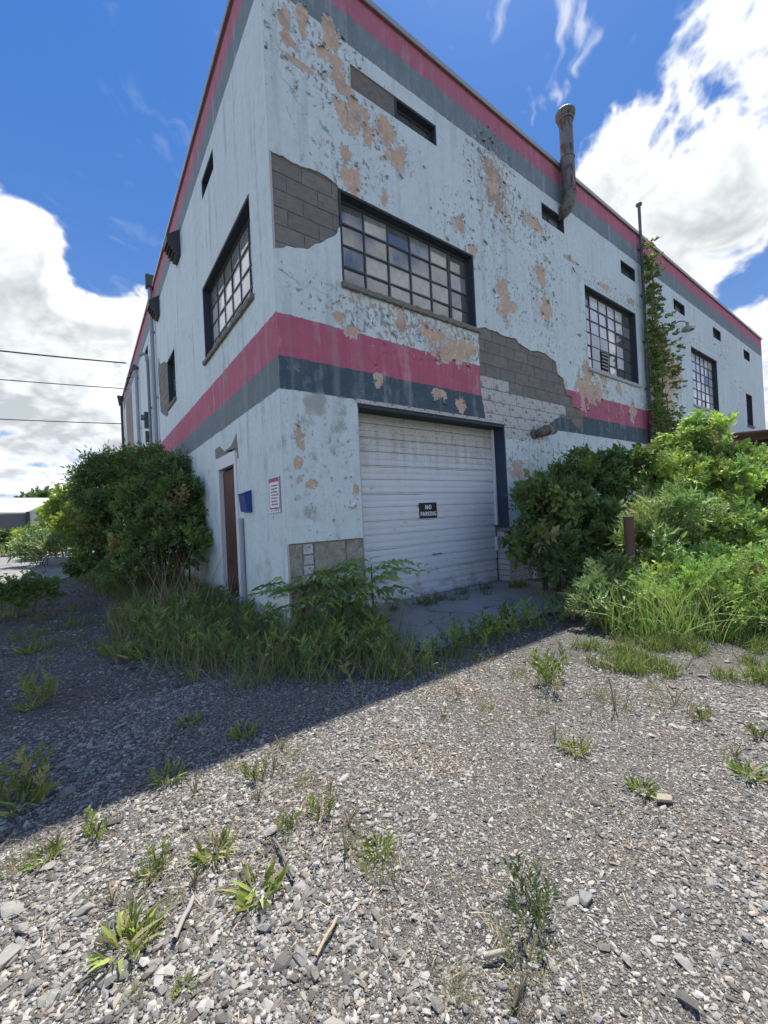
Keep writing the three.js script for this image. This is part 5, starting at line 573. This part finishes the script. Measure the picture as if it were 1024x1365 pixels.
// ------------------------------------------------------------------ gravel, rocks and litter
function stoneGeo(seed, flat = 0.6) { const r = rng(seed), g = new THREE.IcosahedronGeometry(0.5, 0), p = g.attributes.position, mp = {}; for (let i = 0; i < p.count; i++) { const k = [p.getX(i), p.getY(i), p.getZ(i)].map(v => v.toFixed(3)).join(); const d = mp[k] ??= [0.65 + r() * 0.6, (r() - 0.5) * 0.25, (r() - 0.5) * 0.25]; p.setXYZ(i, p.getX(i) * d[0] + d[1], p.getY(i) * d[0] * flat, p.getZ(i) * d[0] + d[2]); } g.computeVertexNormals(); return g; }
const stoneMat = new THREE.MeshStandardMaterial({ color: lin(1, 1, 1), roughness: 0.85, flatShading: true });
const stoneCol = r => { const L = 0.065 + 0.27 * Math.pow(r(), 1.4), t = r(); return t < 0.12 ? [L * 1.15, L * 0.98, L * 0.8] : t < 0.17 ? [L * 1.25, L * 1.23, L * 1.18] : [L * (1.02 + r() * 0.06), L, L * (0.87 + r() * 0.09)]; };
const grassPolys = [[[-1.5, -2.3], [-1.2, 0.2], [-0.45, 1.3], [0.1, 1.85], [0.5, 1.3], [0.75, 0.75], [0.95, 0.1], [0, 0], [0, -4]], [[0.6, 1.5], [1.3, 1.45], [2.7, 1.5], [3.6, 1.1], [4.3, 0.5], [4.2, -0.3], [0.95, -0.3], [0.8, 0.7]]];
{
  const r = rng(900), N = 500000, sets = [[], [], [], []], cx = camera.position.x, cz = camera.position.z;
  for (let k = 0; k < N; k++) {
    const u = r(), rad = u < 0.66 ? Math.sqrt(0.35 * 0.35 + (u / 0.66) * (3.6 * 3.6 - 0.35 * 0.35)) : u < 0.88 ? Math.sqrt(3.6 * 3.6 + (u - 0.66) / 0.22 * (6.5 * 6.5 - 3.6 * 3.6)) : Math.sqrt(6.5 * 6.5 + (u - 0.88) / 0.12 * (14 * 14 - 6.5 * 6.5));
    const az = (36.3 + (r() * 2 - 1) * 66) * Math.PI / 180, x = cx + Math.sin(az) * rad, z = cz - Math.cos(az) * rad;
    if (x > -0.1 && z < 0.05) continue; if (grassPolys.some(P => inPoly(x, z, P))) { if (r() < 0.96) continue; } if (x > 2.6 && z < 2.4) continue;
    const coarse = fbm(x * 0.8 + 3, z * 0.8, 3), farK = rad > 6.5 ? 2.1 : rad > 3.6 ? 1.35 : 1;
    let d = 0.0059 * Math.exp((r() + r() + r() - 1.5) * 1.05 + coarse * 0.5) * farK; if (r() < 0.018) d *= 2.2; d = Math.min(d, 0.06); if (x < -1.1 && z > 1.0) d *= 1.2;
    sets[k & 3].push([x, z, d]);
  }
  const g = new THREE.Group(); g.name = 'gravel'; tag(g, 'loose grey crushed stone gravel covering the yard', 'gravel', null, 'stuff'); scene.add(g); const e = new THREE.Euler();
  sets.forEach((s, i) => { const im = new THREE.InstancedMesh(stoneGeo(950 + i, 0.55 + i * 0.08), stoneMat, s.length); im.name = 'gravel_stones'; im.castShadow = im.receiveShadow = true;
    s.forEach(([x, z, d], k) => { e.set((r() - 0.5) * 0.6, r() * 6.28, (r() - 0.5) * 0.6); _q.setFromEuler(e); const el = 0.8 + r() * 0.9; _m.compose(_p.set(x, d * (-0.05 + r() * 0.25), z), _q, _s.set(d * el, d * 0.8, d * (0.75 + r() * 0.5))); im.setMatrixAt(k, _m); const cc = stoneCol(r), wm = sstep(0.12, 0.5, fbm(x * 1.7 + 20, z * 1.7, 3)) * 0.8; im.setColorAt(k, _c.setRGB(cc[0] * (1 + 0.07 * wm), cc[1] * (1 - 0.06 * wm), cc[2] * (1 - 0.18 * wm))); }); im.userData.kind = 'stuff'; g.add(im); });
}
// larger rocks that stand out
function rockGeo(seed) { const r = rng(seed), g = new THREE.IcosahedronGeometry(0.5, 3), p = g.attributes.position, off = r() * 50, cuts = Array.from({ length: 12 }, () => [randDir(r), 0.2 + r() * 0.16]); for (let i = 0; i < p.count; i++) { _p.fromBufferAttribute(p, i); for (const [n, d] of cuts) { const t = _p.dot(n) - d; if (t > 0) _p.addScaledVector(n, -t * 0.985); } _p.multiplyScalar(1 + 0.05 * noise3(_p.x * 6 + off, _p.y * 6, _p.z * 6) + 0.03 * noise3(_p.x * 17 + off, _p.y * 17, _p.z * 17)); p.setXYZ(i, _p.x, _p.y, _p.z); } g.computeVertexNormals(); return g; }
const rockTex = dataTex(256, 256, (i, j) => { const n = 0.78 + 0.22 * fbm(i / 40, j / 40, 5) + 0.12 * fbm(i / 4, j / 4, 2); return [n, n, n].map(v => toS(clamp(v))); }, true); const rockGeos = [0, 1, 2, 3, 4].map(i => rockGeo(970 + i)), rockMats = [[0.29, 0.28, 0.255], [0.22, 0.22, 0.215], [0.14, 0.135, 0.13], [0.26, 0.245, 0.21]].map(c => std(c, 0.9, { map: rockTex }));
{ const r = rng(991);
  [[113, 1215, 0.09, 0], [60, 1160, 0.09, 0], [85, 1265, 0.06, 0], [205, 1110, 0.075, 0], [190, 1100, 0.09, 0], [205, 1080, 0.07, 0], [85, 1022, 0.12, 1], [102, 1022, 0.08, 1], [143, 1018, 0.075, 1], [88, 1060, 0.13, 1], [602, 1098, 0.055, 2], [145, 1310, 0.07, 2], [10, 1280, 0.12, 0], [70, 1330, 0.08, 0], [300, 1140, 0.06, 2], [527, 1270, 0.05, 0], [555, 1225, 0.05, 0], [780, 1200, 0.09, 1], [905, 1210, 0.06, 2], [470, 1260, 0.05, 0], [30, 1240, 0.10, 0], [20, 1215, 0.09, 0], [190, 1025, 0.06, 1], [225, 1110, 0.06, 0], [340, 1010, 0.06, 0], [835, 1280, 0.06, 0], [910, 1285, 0.055, 0], [760, 1090, 0.045, 0]].forEach(([u, v, s, m], i) => {
    const q = onGround(u, v), k = topMesh('rock', rockGeos[i % 5], rockMats[m]); k.position.set(q.x, s * 0.08, q.z); k.rotation.set((r() - 0.5) * 0.4, r() * 6.28, (r() - 0.5) * 0.4); s *= 0.8; k.scale.set(s * (0.95 + r() * 0.45), s * 0.5, s * (0.65 + r() * 0.3)); 
    tag(k, m === 1 ? 'larger blue grey flat rock lying on the gravel' : m === 2 ? 'larger dark chunky rock lying on the gravel' : 'larger pale angular rock lying on the gravel', 'rock', m === 1 ? 'blue grey rocks on the gravel' : m === 2 ? 'dark rocks on the gravel' : 'pale rocks on the gravel'); }); }
function stick(u0, v0, u1, v1, rad, c, label, flat) { const a = onGround(u0, v0), b = onGround(u1, v1); a.y = b.y = 0.015 + rad; const L = a.distanceTo(b), mid = a.clone().lerp(b, 0.5); mid.y += L * 0.02; const g = tube([a, a.clone().lerp(b, 0.3).add(new THREE.Vector3(L * 0.02, L * 0.01, L * 0.012)), mid, b], rad, 12, 6); const m = topMesh('stick', g, std(c, 0.9)); tag(m, label, 'stick'); return m; }
stick(365, 1125, 392, 1178, 0.006, [0.13, 0.12, 0.11], 'dark weathered stick lying between leaf rosettes on the gravel'); stick(258, 1205, 233, 1262, 0.008, [0.27, 0.255, 0.23], 'pale bleached split stick lying beside the dry grass'); stick(450, 1230, 422, 1284, 0.005, [0.33, 0.27, 0.17], 'thin straw coloured stick lying on the gravel'); stick(645, 1285, 675, 1278, 0.007, [0.3, 0.27, 0.22], 'short pale wood fragment beside the tall grass tuft'); stick(682, 1180, 690, 1215, 0.008, [0.3, 0.28, 0.24], 'short bleached twig left of the tall leafy weed'); stick(700, 1310, 684, 1355, 0.005, [0.06, 0.05, 0.04], 'thin dark stem lying below the grass tuft');
{ const q = onGround(885, 1070), k = topMesh('wood_chip', (() => { const g = new THREE.ExtrudeGeometry(new THREE.Shape(V2([[-0.035, -0.012], [0.022, -0.018], [0.036, 0.010], [-0.014, 0.02]])), { depth: 0.01, bevelEnabled: true, bevelSize: 0.002, bevelThickness: 0.002, bevelSegments: 1 }); return g.rotateX(-Math.PI / 2); })(), std([0.27, 0.23, 0.18], 0.9)); k.position.set(q.x, 0.015, q.z); k.rotation.set(0.15, -0.7, 0.1); tag(k, 'flat tan wood chip lying by a small leaf rosette on the gravel', 'wood chip'); }

renderer.render(scene, camera);
